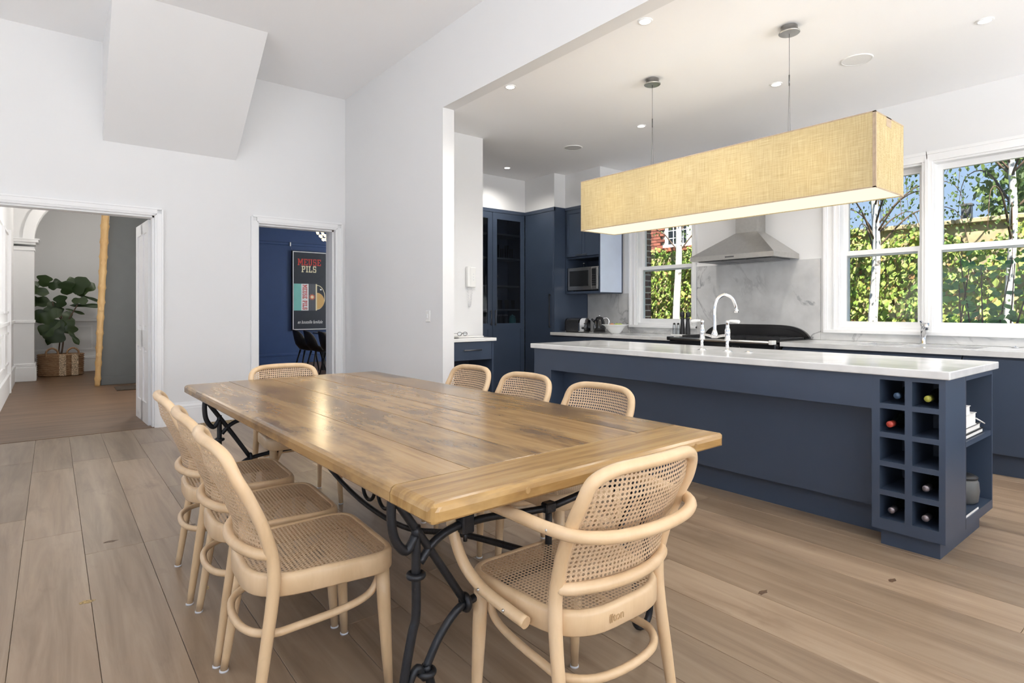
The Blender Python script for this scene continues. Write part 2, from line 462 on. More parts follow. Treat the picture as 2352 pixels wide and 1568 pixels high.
OFF = {}
def link(name, data, parent=None):
    o = bpy.data.objects.new(name, data)
    COL.objects.link(o)
    if parent is not None:
        o.parent = parent
    return o
def thing(name, label, cat, loc=(0, 0, 0), rz=0.0, group=None):
    o = link(name, None)
    o.empty_display_size = 0.1
    o.location = loc; o.rotation_euler = (0, 0, rz)
    o['label'] = label; o['category'] = cat
    if group: o['group'] = group
    OFF[o] = Vector(loc)
    return o
def setting(name, loc=(0, 0, 0)):
    o = link(name, None); o.location = loc; o['kind'] = 'structure'; OFF[o] = Vector(loc)
    o.empty_display_size = 0.1
    return o
def part(name, mb, mat, parent, world=True, label=None, kind=None):
    """mesh child; world=True: the builder's coordinates are world ones, moved to the thing's frame"""
    off = OFF.get(parent, Vector((0, 0, 0))) if world else Vector((0, 0, 0))
    if off.length > 0:
        mb.v = [(v[0] - off.x, v[1] - off.y, v[2] - off.z) for v in mb.v]
    me = mb.mesh(name); me.materials.append(mat)
    o = link(name, me, parent)
    OFF[o] = off
    if label: o['label'] = label
    if kind: o['kind'] = kind
    return o
def struct(name, mb, mat, parent=None):
    me = mb.mesh(name); me.materials.append(mat)
    o = link(name, me, parent); OFF[o] = Vector((0, 0, 0))
    if parent is None: o['kind'] = 'structure'
    return o
def single(name, mb, mat, label, cat, loc, group=None):
    """a thing that is one mesh, built in world coordinates around loc"""
    L0 = Vector(loc)
    mb.v = [(v[0] - L0.x, v[1] - L0.y, v[2] - L0.z) for v in mb.v]
    me = mb.mesh(name); me.materials.append(mat)
    o = link(name, me); o.location = loc; OFF[o] = L0
    o['label'] = label; o['category'] = cat
    if group: o['group'] = group
    return o
def dup_tree(o, parent=None):
    c = o.copy(); COL.objects.link(c); c.parent = parent
    for ch in list(o.children): dup_tree(ch, c)
    return c
def catmull(pts, n=6, closed=False):
    P = [Vector(p) for p in pts]; m = len(P); out = []
    rng = m if closed else m - 1
    for i in range(rng):
        p0 = P[(i - 1) % m] if (closed or i > 0) else P[0] * 2 - P[1]
        p1 = P[i]; p2 = P[(i + 1) % m]
        p3 = P[(i + 2) % m] if (closed or i < m - 2) else P[-1] * 2 - P[-2]
        for k in range(n):
            t = k / n
            out.append(0.5 * ((2 * p1) + (p2 - p0) * t + (2 * p0 - 5 * p1 + 4 * p2 - p3) * t * t + (3 * p1 - p0 - 3 * p2 + p3) * t ** 3))
    if not closed: out.append(P[-1])
    return out
def lerp_list(vals, n):
    out = []
    for i in range(len(vals) - 1):
        for k in range(n): out.append(vals[i] + (vals[i + 1] - vals[i]) * k / n)
    out.append(vals[-1])
    return out
def rounded_poly(corners, radii, seg=6):
    out = []; n = len(corners)
    for i in range(n):
        p = Vector(corners[i]); a = Vector(corners[i - 1]); b = Vector(corners[(i + 1) % n])
        r = radii[i] if isinstance(radii, (list, tuple)) else radii
        da = (a - p).normalized(); db = (b - p).normalized()
        s, e = p + da * r, p + db * r
        for k in range(seg + 1):
            t = k / seg
            out.append((s * (1 - t) + p * t) * (1 - t) + (p * (1 - t) + e * t) * t)
    return out
def inset(poly, d):
    n = len(poly); out = []
    for i in range(n):
        a = Vector(poly[i - 1]); b = Vector(poly[(i + 1) % n]); t = (b - a).normalized()
        nn = Vector((-t.y, t.x))
        out.append(Vector(poly[i]) + nn * d)
    return out
def inside(poly, x, y):
    c = False; n = len(poly)
    for i in range(n):
        x1, y1 = poly[i][0], poly[i][1]; x2, y2 = poly[i - 1][0], poly[i - 1][1]
        if (y1 > y) != (y2 > y) and x < (x2 - x1) * (y - y1) / (y2 - y1) + x1: c = not c
    return c
def rects_minus(u0, u1, z0, z1, holes):
    us = sorted(set([u0, u1] + [h[0] for h in holes] + [h[1] for h in holes]))
    zs = sorted(set([z0, z1] + [h[2] for h in holes] + [h[3] for h in holes]))
    us = [u for u in us if u0 <= u <= u1]; zs = [z for z in zs if z0 <= z <= z1]
    out = []
    for i in range(len(us) - 1):
        run = None
        for j in range(len(zs) - 1):
            cu, cz = (us[i] + us[i + 1]) / 2, (zs[j] + zs[j + 1]) / 2
            hit = any(h[0] < cu < h[1] and h[2] < cz < h[3] for h in holes)
            if hit:
                if run: out.append(run); run = None
            else:
                run = (us[i], us[i + 1], zs[j], zs[j + 1]) if run is None else (us[i], us[i + 1], run[2], zs[j + 1])
        if run: out.append(run)
    return out
def text_mb(body, size, shear=0.0, bold=0.0, extrude=0.001):
    cu = bpy.data.curves.new('txt', 'FONT')
    cu.body = body; cu.size = size; cu.shear = shear; cu.offset = bold; cu.extrude = extrude
    cu.align_x = 'CENTER'; cu.align_y = 'CENTER'
    o = bpy.data.objects.new('txt', cu); COL.objects.link(o)
    bpy.context.view_layer.update()
    dg = bpy.context.evaluated_depsgraph_get()
    me = bpy.data.meshes.new_from_object(o.evaluated_get(dg))
    mb = MB(); mb.add([v.co[:] for v in me.vertices], [list(p.vertices) for p in me.polygons])
    bpy.data.objects.remove(o); bpy.data.curves.remove(cu); bpy.data.meshes.remove(me)
    return mb
def xform(mb, M):
    mb.v = [tuple(M @ Vector(v)) for v in mb.v]
    return mb

# ------------------------------------------------------------------ key dimensions
YW = 6.863      # wall with the doors
XP0, XP1, YP = 2.832, 2.956, 4.587   # pier
ZK, ZD = 3.071, 3.79                 # kitchen and dining ceilings
XW, XWO = 6.05, 6.33                 # window wall
YREAR, XLEFT = -3.1, -2.7

# ------------------------------------------------------------------ floor of single boards
fl = struct('floor', MB().box(XLEFT, XW, YREAR, YW + 0.3, -0.12, -0.021), MORTAR)
BW = 0.243
plank_mesh = {}
def plank_me(w, l):
    k = (round(w, 3), round(l, 3))
    if k not in plank_mesh:
        me = MB().bbox(-w / 2 + 0.0007, w / 2 - 0.0007, -l / 2 + 0.0007, l / 2 - 0.0007, -0.02, 0.0, 0.0012, 1).mesh('plank')
        me.materials.append(OAK); plank_mesh[k] = me
    return plank_mesh[k]
rp = random.Random(3)
x = 0.126 - BW * 11
while x < XW - 0.01:
    w = min(BW, XW - x)
    y = YREAR
    first = True
    while y < YW + 0.02 - 0.01:
        l = rp.choice([0.8, 1.2, 1.6]) if first else rp.choice([1.6, 1.8, 2.0, 2.2])
        first = False
        if YW + 0.02 - y - l < 0.5: l = round(YW + 0.02 - y, 3)
        o = link('plank', plank_me(w, l), fl)
        o.location = (x + w / 2, y + l / 2, 0)
        y += l
    x += BW
# knots and filler patches in the boards
KNOT = plain('knot_filler', (0.40, 0.27, 0.10), 0.5, noise=0.7, nscale=120)
KNOTD = plain('dark_knot', (0.12, 0.07, 0.04), 0.5, noise=0.5, nscale=120)
for (kx, ky, ka, kb, km) in ((0.11, 2.93, 0.026, 0.017, KNOT), (0.515, 2.76, 0.016, 0.020, KNOT), (0.235, 3.62, 0.03, 0.014, KNOTD), (0.60, 3.62, 0.03, 0.015, KNOTD), (2.35, 1.25, 0.03, 0.012, KNOTD), (2.9, 0.95, 0.025, 0.012, KNOTD)):
    pts_ = [(kx + ka * (1 + 0.25 * math.sin(3 * q + kx * 9)) * math.cos(q * PI / 5), ky + kb * (1 + 0.25 * math.cos(4 * q)) * math.sin(q * PI / 5)) for q in range(10)]
    struct('knot', MB().prism(pts_, -0.001, 0.0004), km, fl)

# ------------------------------------------------------------------ walls, ceilings
def wall_y(name, y0, y1, x0, x1, z0, z1, holes, mat):
    mb = MB()
    for (a, b, c, d) in rects_minus(x0, x1, z0, z1, holes): mb.box(a, b, y0, y1, c, d)
    return struct(name, mb, mat)
def wall_x(name, x0, x1, y0, y1, z0, z1, holes, mat):
    mb = MB()
    for (a, b, c, d) in rects_minus(y0, y1, z0, z1, holes): mb.box(x0, x1, a, b, c, d)
    return struct(name, mb, mat)
D1 = (-0.80, 0.816, 0.0, 2.155)
D2 = (1.819, 2.705, 0.0, 2.172)
wall_y('wall_far', YW, YW + 0.30, XLEFT - 0.3, XWO, 0, ZD + 0.1, [D1, D2], W_WALL)
W1 = (4.09, 4.95, 1.0, 2.50)
W2 = (1.735, 2.45, 1.0, 2.50)
W3 = (0.75, 1.680, 1.0, 2.50)
wall_x('wall_right', XW, XWO, YREAR - 0.3, YW, 0, ZD, [W1, W2, W3], W_WALL)
wall_y('wall_rear', YREAR - 0.25, YREAR, XLEFT, XWO, 0, ZD, [(-2.2, 5.6, 0.1, 2.9)], W_WALL)
wall_x('wall_left', XLEFT - 0.25, XLEFT, YREAR, YW, 0, ZD, [(-1.5, 4.7, 0.25, 2.95)], W_WALL)
struct('wall_pier', MB().box(XP0, XP1, YP, YW, 0, ZD), W_WALL)
struct('wall_bulkhead', MB().box(XP0, XP1, YREAR, YP, ZK, ZD), W_WALL)
struct('wall_nib', MB().box(XP1, 3.688, 5.146, 5.26, 0, ZK), W_WALL)
struct('ceiling', MB().box(XLEFT, XP0, YREAR, YW, ZD, ZD + 0.1), W_CEIL)
struct('ceiling_kitchen', MB().box(XP1, XW, YREAR, YW, ZK, ZK + 0.1), W_CEIL)
# flush bulkheads above the kitchen joinery
struct('wall_bulkhead_cabinets', MB().box(XP1, 5.38, 6.459, YW, 2.612, ZK).box(5.38, XW, 5.83, YW, 2.612, ZK).box(5.585, XW, 5.176, 5.83, 2.612, ZK), W_WALL)
# sloping underside of a stair above the door wall
struct('wall_stair_soffit', MB().prism([(YW, 2.84), (5.655, ZD), (YW, ZD)], 0.385, 1.582, 'x'), W_WALL)
# skirtings
def skirt_y(name, x0, x1, y, h=0.235, d=0.022):
    mb = MB().prism([(y, 0), (y - d, 0), (y - d, h * 0.72), (y - d * 0.8, h * 0.74), (y - d * 0.8, h * 0.82), (y - d * 0.45, h * 0.9), (y - d * 0.3, h), (y, h)], x0, x1, 'x')
    return struct(name, mb, W_TRIM)
skirt_y('baseboard_far', 0.885, 1.73, YW)
struct('baseboard_pier', MB().prism([(XP0, 0), (XP0 - 0.02, 0), (XP0 - 0.02, 0.18), (XP0 - 0.012, 0.2), (XP0, 0.235)], YP, YW - 0.02, 'y'), W_TRIM)
# architraves, with a bead
def architrave(name, x0, x1, top, y, wd, sides):
    t = setting(name, ((x0 + x1) / 2, y, 0))
    prof = [(0, 0.012), (0.10, 0.018), (0.22, 0.018), (0.26, 0.026), (0.75, 0.026), (0.80, 0.034), (1.0, 0.034)]
    def strip(a0, a1, dep):
        return a0, a1, dep
    for sgn, xe in sides:
        mb = MB()
        for k in range(len(prof) - 1):
            f0, f1, dd = prof[k][0], prof[k + 1][0], prof[k][1]
            mb.box(xe + sgn * wd * f0, xe + sgn * wd * f1, y - dd, y, 0, top + wd * f0)
        part('door_casing_side', mb, W_TRIM, t)
    mb = MB()
    for k in range(len(prof) - 1):
        f0, f1, dd = prof[k][0], prof[k + 1][0], prof[k][1]
        mb.box(x0 - wd * f0 if len(sides) == 2 else x0, x1 + wd * f0, y - dd, y, top + wd * f0, top + wd * f1)
    part('door_casing_head', mb, W_TRIM, t)
    return t
a1 = architrave('trim_1', D1[0], D1[1], D1[3], YW, 0.075, [(1, D1[1]), (-1, D1[0])])
a2 = architrave('trim_2', D2[0], D2[1], D2[3], YW, 0.085, [(1, D2[1]), (-1, D2[0])])
# door stops and linings
part('door_stop', MB().box(D1[1] - 0.018, D1[1], YW + 0.02, YW + 0.13, 0, D1[3]).box(D1[0], D1[1], YW + 0.02, YW + 0.13, D1[3] - 0.018, D1[3]), W_TRIM, a1)
part('door_stop', MB().box(D2[1] - 0.018, D2[1], YW + 0.05, YW + 0.16, 0, D2[3]).box(D2[0], D2[1], YW + 0.05, YW + 0.16, D2[3] - 0.018, D2[3]), W_TRIM, a2)
# open panelled leaf of the double door
def leaf_door(name, hx, hy, ang, width, height, label_handle=False):
    d = setting(name, (hx, hy, 0)); d.rotation_euler = (0, 0, ang)
    mb = MB()
    st, th = 0.10, 0.022
    rails = [(0.0, 0.22), (0.80, 0.98), (height - 0.12, height)]
    mb.box(0, st, -th, th, 0, height); mb.box(width - st, width, -th, th, 0, height); mb.box(width / 2 - 0.05, width / 2 + 0.05, -th, th, 0, height)
    for (a, b) in rails: mb.box(st, width - st, -th, th, a, b)
    part('frame', mb, W_TRIM, d, world=False)
    for (xa, xb) in ((st, width / 2 - 0.05), (width / 2 + 0.05, width - st)):
        for (za, zb) in ((0.22, 0.80), (0.98, height - 0.12)):
            part('panel', MB().box(xa, xb, -0.008, 0.008, za, zb).bbox(xa + 0.04, xb - 0.04, -0.014, 0.014, za + 0.04, zb - 0.04, 0.006, 1), W_TRIM, d, world=False)
    for z in (0.22, height - 0.3):
        part('hinge', MB().box(-0.012, 0.03, -th - 0.004, -th, z, z + 0.1).cyl((-0.006, -th, z), (-0.006, -th, z + 0.1), 0.007), STEEL, d, world=False)
    return d
leaf_door('door_1', 0.800, YW + 0.155, math.radians(92.5), 0.76, 2.13)

# window wall marble: splashback and upstands under the windows
spl = setting('wall_splashback', (XW, 3.3, 0.9))
def slab(name, y0, y1, z0, z1, mat=SPLASH, t=0.018):
    return part(name, MB().bbox(XW - t, XW, y0, y1, z0, z1, 0.002, 1), mat, spl)
slab('slab', 2.612, 4.03, 0.897, 1.715)
slab('slab', 5.06, 5.828, 0.897, 1.42)
slab('upstand', 4.032, 5.058, 0.897, 0.972)
slab('upstand', -2.5, 2.610, 0.897, 0.972)

# ------------------------------------------------------------------ windows: box sashes
def window(name, y0, y1, z0, z1, zmeet, cas_l, cas_r, cas_top=True):
    t = setting(name, (XW, (y0 + y1) / 2, z0))
    # lining
    XF = XW + 0.15
    mb = MB().box(XW - 0.002, XF, y0, y0 + 0.018, z0 + 0.03, z1 - 0.018).box(XW - 0.002, XF, y1 - 0.018, y1, z0 + 0.03, z1 - 0.018).box(XW - 0.002, XF, y0, y1, z1 - 0.018, z1).box(XW - 0.002, XWO + 0.04, y0, y1, z0, z0 + 0.03)
    part('frame', mb, W_TRIM, t)
    fr = 0.042
    zb = z0 + 0.03
    # lower sash inside, upper sash outside
    for nm, xa, za, zb_, bot, top in (('lower_sash', XW + 0.045, zb, zmeet + 0.03, 0.055, 0.045), ('upper_sash', XW + 0.09, zmeet - 0.03, z1 - 0.018, 0.045, 0.05)):
        ya, yb = y0 + 0.018, y1 - 0.018
        s = part(nm, MB().box(xa, xa + 0.04, ya, ya + fr, za, zb_).box(xa, xa + 0.04, yb - fr, yb, za, zb_).box(xa, xa + 0.04, ya + fr, yb - fr, za, za + bot).box(xa, xa + 0.04, ya + fr, yb - fr, zb_ - top, zb_), W_TRIM, t)
        part('pane', MB().box(xa + 0.018, xa + 0.022, ya + fr - 0.004, yb - fr + 0.004, za + bot - 0.004, zb_ - top + 0.004), GLASS, s)
    # casings
    def casing(ya, yb):
        mb = MB()
        n = [(0, .25, .016), (.25, .35, .030), (.35, .75, .022), (.75, .86, .034), (.86, 1, .040)]
        for a, b, d in n:
            q0, q1 = ya + (yb - ya) * a, ya + (yb - ya) * b
            mb.box(XW - d, XW, q0, q1, 0.972, z1 + 0.02)
        part('casing', mb, W_TRIM, t)
    if cas_l: casing(y1 - 0.01, y1 + cas_l)
    if cas_r: casing(y0 + 0.01, y0 - cas_r)
    part('head_casing', MB().box(XW - 0.022, XW, y0 - (cas_r or 0.03), y1 + (cas_l or 0.03), z1, z1 + 0.06).box(XW - 0.034, XW, y0 - (cas_r or 0.03), y1 + (cas_l or 0.03), z1 + 0.06, z1 + 0.085), W_TRIM, t)
    part('window_sill', MB().bbox(XW - 0.045, XW + 0.05, y0 - (cas_r or 0.03), y1 + (cas_l or 0.03), z0 - 0.03, z0 + 0.004, 0.006, 2), W_TRIM, t)
    return t
window('window_1', W1[0], W1[1], W1[2], W1[3], 1.735, 0.105, 0.055)
window('window_2', W2[0], W2[1], W2[2], W2[3], 1.740, 0.125, 0)
window('window_3', W3[0], W3[1], W3[2], W3[3], 1.735, 0, 0.12)
struct('trim_mullion', MB().box(XW - 0.02, XW, 1.67, 1.745, 0.972, 2.52).box(XW - 0.03, XW, 1.695, 1.72, 0.972, 2.52), W_TRIM)

# ------------------------------------------------------------------ kitchen joinery
# tall glazed dresser units
def glazed_unit(x0, x1, label, hinge):
    t = thing('glazed_cabinet', label, 'cabinet', ((x0 + x1) / 2, 6.459, 0), group='tall glazed navy cabinets')
    yf = 6.459; yb = YW - 0.006
    ca = part('carcass', MB().box(x0, x0 + 0.018, yf + 0.022, yb, 0.08, 2.605).box(x1 - 0.018, x1, yf + 0.022, yb, 0.08, 2.605).box(x0, x1, yb - 0.015, yb, 0.08, 2.605).box(x0, x1, yf + 0.022, yb, 2.555, 2.605).box(x0, x1, yf + 0.022, yb, 0.08, 0.98).box(x0, x1, yf + 0.04, yb, 0, 0.08), NAVY_IN, t)
    for z in (1.20, 1.535, 1.93, 2.27):
        part('shelf', MB().box(x0 + 0.018, x1 - 0.018, yf + 0.05, yb - 0.015, z - 0.011, z + 0.011), GREYW if z < 2.5 else NAVY_IN, ca)
    a, b = x0 + 0.003, x1 - 0.003
    d = part('door', MB().box(a, a + 0.075, yf, yf + 0.022, 0.085, 2.56).box(b - 0.075, b, yf, yf + 0.022, 0.085, 2.56).box(a + 0.075, b - 0.075, yf, yf + 0.022, 2.47, 2.56).box(a + 0.075, b - 0.075, yf, yf + 0.022, 0.925, 1.01).box(a + 0.075, b - 0.075, yf, yf + 0.022, 0.085, 0.18).box(a + 0.075, b - 0.075, yf + 0.009, yf + 0.02, 0.18, 0.925), NAVY, t)
    part('pane', MB().box(a + 0.07, b - 0.07, yf + 0.010, yf + 0.014, 1.005, 2.475), CABGLASS, d)
    hx = a + 0.035 if hinge == 'r' else b - 0.035
    part('handle', MB().cyl((hx, yf - 0.03, 0.98), (hx, yf - 0.03, 1.20), 0.006).cyl((hx, yf - 0.03, 1.0), (hx, yf, 1.0), 0.005).cyl((hx, yf - 0.03, 1.18), (hx, yf, 1.18), 0.005), DKSTEEL, d)
    part('cornice', MB().box(x0, x1, yf - 0.006, yf + 0.02, 2.562, 2.61), NAVY, t)
    return t
glazed_unit(4.795, 5.378, 'tall navy cabinet with glazed door beside the plain pantry door', 'r')
glazed_unit(4.212, 4.795, 'tall glazed navy cabinet half hidden behind the white nib wall', 'l')
# pantry / fridge tower
t = thing('pantry_tower', 'tall plain navy pantry door with a long bar handle at kitchen corner', 'cabinet', (5.7, 6.1, 0))
XT = 5.38
part('carcass', MB().box(XT + 0.022, XW - 0.004, 5.852, 6.457, 0.08, 2.61).box(XT + 0.05, XW - 0.004, 5.84, 6.45, 0, 0.08), NAVY, t)
part('side_panel', MB().box(XT, XW - 0.02, 5.83, 5.851, 0.0, 2.61), NAVY, t)
d = part('door', MB().bbox(XT, XT + 0.021, 5.854, 6.452, 0.085, 2.56, 0.002, 1), NAVY, t)
part('handle', MB().box(XT - 0.03, XT - 0.02, 5.90, 5.912, 0.95, 1.42).box(XT - 0.03, XT, 5.90, 5.912, 0.96, 0.975).box(XT - 0.03, XT, 5.90, 5.912, 1.395, 1.41), DKSTEEL, d)
part('cornice', MB().box(XT - 0.006, XT + 0.02, 5.83, 6.457, 2.562, 2.61), NAVY, t)
# upper unit with a microwave niche
XU = 5.585
UY0, UY1 = 5.176, 5.829
t = thing('wall_cabinet', 'navy wall cabinet with open microwave niche left of the small window', 'cabinet', (5.8, 5.5, 1.42))
part('carcass', MB().box(XU, XW - 0.021, UY0, UY0 + 0.02, 1.42, 2.61).box(XU, XW - 0.021, UY1 - 0.018, UY1, 1.42, 2.61).box(XU, XW - 0.036, UY0 + 0.02, UY1 - 0.018, 1.42, 1.45).box(XU + 0.02, XW - 0.036, UY0 + 0.02, UY1 - 0.018, 1.895, 1.92).box(XU + 0.02, XW - 0.036, UY0 + 0.02, UY1 - 0.018, 2.57, 2.61).box(XW - 0.036, XW - 0.021, UY0 + 0.02, UY1 - 0.018, 1.42, 2.61), NAVY, t)
for (ya, yb, hy) in ((5.198, 5.50, 5.46), (5.504, 5.808, 5.54)):
    d = part('door', MB().box(XU - 0.004, XU + 0.016, ya, ya + 0.05, 1.925, 2.565).box(XU - 0.004, XU + 0.016, yb - 0.05, yb, 1.925, 2.565).box(XU - 0.004, XU + 0.016, ya + 0.05, yb - 0.05, 2.515, 2.565).box(XU - 0.004, XU + 0.016, ya + 0.05, yb - 0.05, 1.925, 1.975).box(XU + 0.004, XU + 0.014, ya + 0.05, yb - 0.05, 1.975, 2.515), NAVY, t)
    part('handle', MB().cyl((XU - 0.028, hy - 0.06, 1.94), (XU - 0.028, hy + 0.06, 1.94), 0.005).cyl((XU - 0.028, hy - 0.05, 1.94), (XU, hy - 0.05, 1.94), 0.004).cyl((XU - 0.028, hy + 0.05, 1.94), (XU, hy + 0.05, 1.94), 0.004), DKSTEEL, d)
part('cornice', MB().box(XU - 0.008, XU + 0.02, UY0, UY1, 2.567, 2.61), NAVY, t)
part('end_reflection', MB().box(XU + 0.004, XW - 0.045, UY0 - 0.003, UY0 - 0.0003, 1.432, 2.60), END_REFLECTION, t, label='window daylight reflected in the navy end face, painted pale blue')  # thin pale sheet standing in for window light on the navy side
# microwave
t = thing('microwave', 'stainless steel microwave with dark glass door in the wall cabinet niche', 'microwave', (5.79, 5.50, 1.451))
MX = 5.60
b_ = part('body', MB().bbox(MX + 0.03, XW - 0.05, 5.215, 5.79, 1.462, 1.775, 0.006, 2), DKSTEEL, t)
for fy in (5.25, 5.75):
    part('foot', MB().cyl((MX + 0.08, fy, 1.451), (MX + 0.08, fy, 1.463), 0.012), BLACKM, b_)
d = part('door', MB().bbox(MX, MX + 0.03, 5.345, 5.79, 1.465, 1.772, 0.004, 2), STEEL, t)
part('window', MB().box(MX - 0.002, MX + 0.002, 5.40, 5.755, 1.52, 1.73), DKGLASS, d)
part('handle', MB().bbox(MX - 0.018, MX, 5.225, 5.25, 1.475, 1.765, 0.005, 2), STEEL, t)
cp = part('control_panel', MB().bbox(MX, MX + 0.03, 5.217, 5.342, 1.465, 1.772, 0.004, 2), STEEL, t)
part('keypad', MB().box(MX - 0.002, MX + 0.002, 5.262, 5.335, 1.52, 1.745), DKGLASS, cp)
for r_ in range(5):
    for c_ in range(3):
        part('button', MB().box(MX - 0.004, MX - 0.001, 5.268 + c_ * 0.022, 5.284 + c_ * 0.022, 1.535 + r_ * 0.03, 1.552 + r_ * 0.03), DKSTEEL, cp)
t = thing('salt_shaker', 'small glass shaker standing on top of the microwave', 'shaker', (5.72, 5.60, 1.776))
part('body', MB().lathe([(0.014, 0), (0.016, 0.01), (0.015, 0.05), (0.011, 0.055)], (5.72, 5.60, 1.776), 14), CLEAR, t)
part('cap', MB().lathe([(0.012, 0.055), (0.013, 0.06), (0.008, 0.072), (0.0001, 0.074)], (5.72, 5.60, 1.776), 14), STEEL, t)

# back benches
XC0, HC = 5.30, 0.897
RY0, RY1 = 2.66, 3.85
KX = XC0 + 0.075
def base_unit(y0, y1, label, doors):
    t = thing('base_cabinet', label, 'cabinet', (5.6, (y0 + y1) / 2, 0), group='navy base cabinets under the window bench')
    part('carcass', MB().box(XC0 + 0.045, XW - 0.004, y0 + 0.001, y1 - 0.001, 0.15, 0.856), NAVY_IN, t)
    part('kickboard', MB().box(KX, KX + 0.018, y0, y1, 0.0, 0.15), NAVY, t)
    w = (y1 - y0) / doors
    for k in range(doors):
        part('door', MB().bbox(XC0 + 0.024, XC0 + 0.044, y0 + k * w + 0.002, y0 + (k + 1) * w - 0.002, 0.155, 0.838, 0.002, 1), NAVY, t)
base_unit(RY1 + 0.01, 5.828, 'navy base cabinet between the range cooker and the pantry', 3)
base_unit(1.29, RY0 - 0.01, 'navy base cabinet below the sinks right of the range cooker', 2)
base_unit(-0.2, 1.285, 'navy base cabinet at the right end of the window bench', 2)
base_unit(-2.5, -0.205, 'navy base cabinet on the window bench beyond the sink units', 3)
t = thing('marble_benchtop', 'white marble benchtop under the small window left of the range', 'benchtop', (5.67, 4.8, 0.857))
part('slab', MB().bbox(XC0, XW - 0.02, RY1 + 0.004, 5.827, 0.857, HC, 0.004, 2), MARBLE, t)
t = thing('marble_benchtop', 'white marble benchtop with cut-out sinks under the large windows', 'benchtop', (5.67, 0.1, 0.857))
S1 = (5.50, 5.90, 1.80, 2.06); S2 = (5.50, 5.90, 1.24, 1.70)
mb = MB()
for (a, b, c, d_) in rects_minus(XC0, XW - 0.02, -2.5, RY0 - 0.004, [S1, S2]): mb.box(a, b, c, d_, 0.857, HC)
part('slab', mb, MARBLE, t)
for (sx0, sx1, sy0, sy1) in (S1, S2):
    w = 0.003
    part('basin', MB().box(sx0 - w, sx0, sy0, sy1, 0.70, 0.868).box(sx1, sx1 + w, sy0, sy1, 0.70, 0.868).box(sx0, sx1, sy0 - w, sy0, 0.70, 0.868).box(sx0, sx1, sy1, sy1 + w, 0.70, 0.868).box(sx0, sx1, sy0, sy1, 0.697, 0.70), STEEL, t)
# sink mixer below the mullion
TX, TY = 5.965, 1.715
t = thing('mixer_tap', 'chrome single lever mixer tap behind the sinks under the window mullion', 'tap', (TX, TY, HC))
part('body', MB().lathe([(0.027, 0), (0.027, 0.006), (0.023, 0.012), (0.022, 0.15), (0.024, 0.155), (0.023, 0.185), (0.0001, 0.19)], (TX, TY, HC), 20), CHROME, t)
part('spout', MB().tube(catmull([(TX - 0.005, TY, HC + 0.06), (TX - 0.05, TY - 0.02, HC + 0.10), (TX - 0.11, TY - 0.05, HC + 0.155)], 5), [0.014] * 11, 12).cyl((TX - 0.11, TY - 0.05, HC + 0.185), (TX - 0.112, TY - 0.052, HC + 0.125), 0.023, 0.022), CHROME, t)
part('lever', MB().tube([(TX, TY, HC + 0.185), (TX - 0.02, TY + 0.01, HC + 0.20), (TX - 0.07, TY + 0.0, HC + 0.195)], [0.01, 0.009, 0.006], 10), CHROME, t)
single('sink_plug', MB().lathe([(0.022, 0), (0.03, 0.003), (0.02, 0.007), (0.005, 0.01), (0.0001, 0.016)], (5.93, 1.09, HC), 16), CHROME, 'small chrome plug on the bench right of the sinks', 'plug', (5.93, 1.09, HC))

# range cooker
t = thing('range_cooker', 'wide black range cooker with curved back guard and steel towel rail', 'cooker', (5.6, 3.25, 0))
part('body', MB().bbox(5.32, 5.99, RY0, RY1, 0.08, 0.885, 0.006, 2), BLACK, t)
part('plinth', MB().box(5.38, 5.97, RY0 + 0.02, RY1 - 0.02, 0, 0.08), BLACKM, t)
ho = part('hob', MB().bbox(5.27, 5.99, RY0 + 0.004, RY1 - 0.004, 0.886, 0.902, 0.005, 2), BLACK, t)
for k in range(3):
    yc = RY0 + 0.22 + k * 0.375
    g = MB()
    for q in range(5): g.box(5.42, 5.90, yc - 0.16 + q * 0.08, yc - 0.152 + q * 0.08, 0.912, 0.922)
    g.box(5.42, 5.43, yc - 0.165, yc + 0.175, 0.903, 0.922).box(5.89, 5.90, yc - 0.165, yc + 0.175, 0.903, 0.922)
    part('trivet', g, BLACKM, ho)
bg = []
n = 40
y0_, y1_ = 2.70, 3.90
for k in range(n + 1):
    a = PI * k / n
    yy = (y0_ + y1_) / 2 - (y1_ - y0_) / 2 * math.cos(a) if True else 0
    e = 1 - abs(math.cos(a)) ** 5.5
    bg.append((yy, 0.905 + 0.135 * max(0, e) ** 0.75))
part('back_guard', MB().prism(bg, XW - 0.055, XW - 0.019, 'x').prism([(p[0] * 0.93 + 0.07 * 3.3, 0.905 + (p[1] - 0.905) * 0.72) for p in bg], XW - 0.075, XW - 0.05, 'x'), BLACK, t)
fc = part('front_fascia', MB().bbox(5.235, 5.325, RY0 + 0.005, RY1 - 0.005, 0.76, 0.884, 0.02, 3), BLACK, t)
part('towel_rail', MB().cyl((5.195, 2.70, 0.892), (5.195, 3.80, 0.892), 0.014), STEEL, t)
for yy in (2.685, 3.815):
    part('rail_bracket', MB().bbox(5.178, 5.26, yy - 0.018, yy + 0.018, 0.872, 0.912, 0.006, 2), PORCELAIN if yy < 3 else BLACK, t)
part('badge', MB().box(5.230, 5.236, 3.02, 3.10, 0.81, 0.812).box(5.230, 5.236, 3.02, 3.10, 0.84, 0.842).box(5.230, 5.236, 3.02, 3.022, 0.81, 0.842).box(5.230, 5.236, 3.098, 3.10, 0.81, 0.842), STEEL, fc)
for k in range(7):
    yy = 2.80 + k * 0.15
    part('knob', MB().cyl((5.235, yy, 0.79), (5.205, yy, 0.79), 0.018, 0.016), BLACKM, fc)
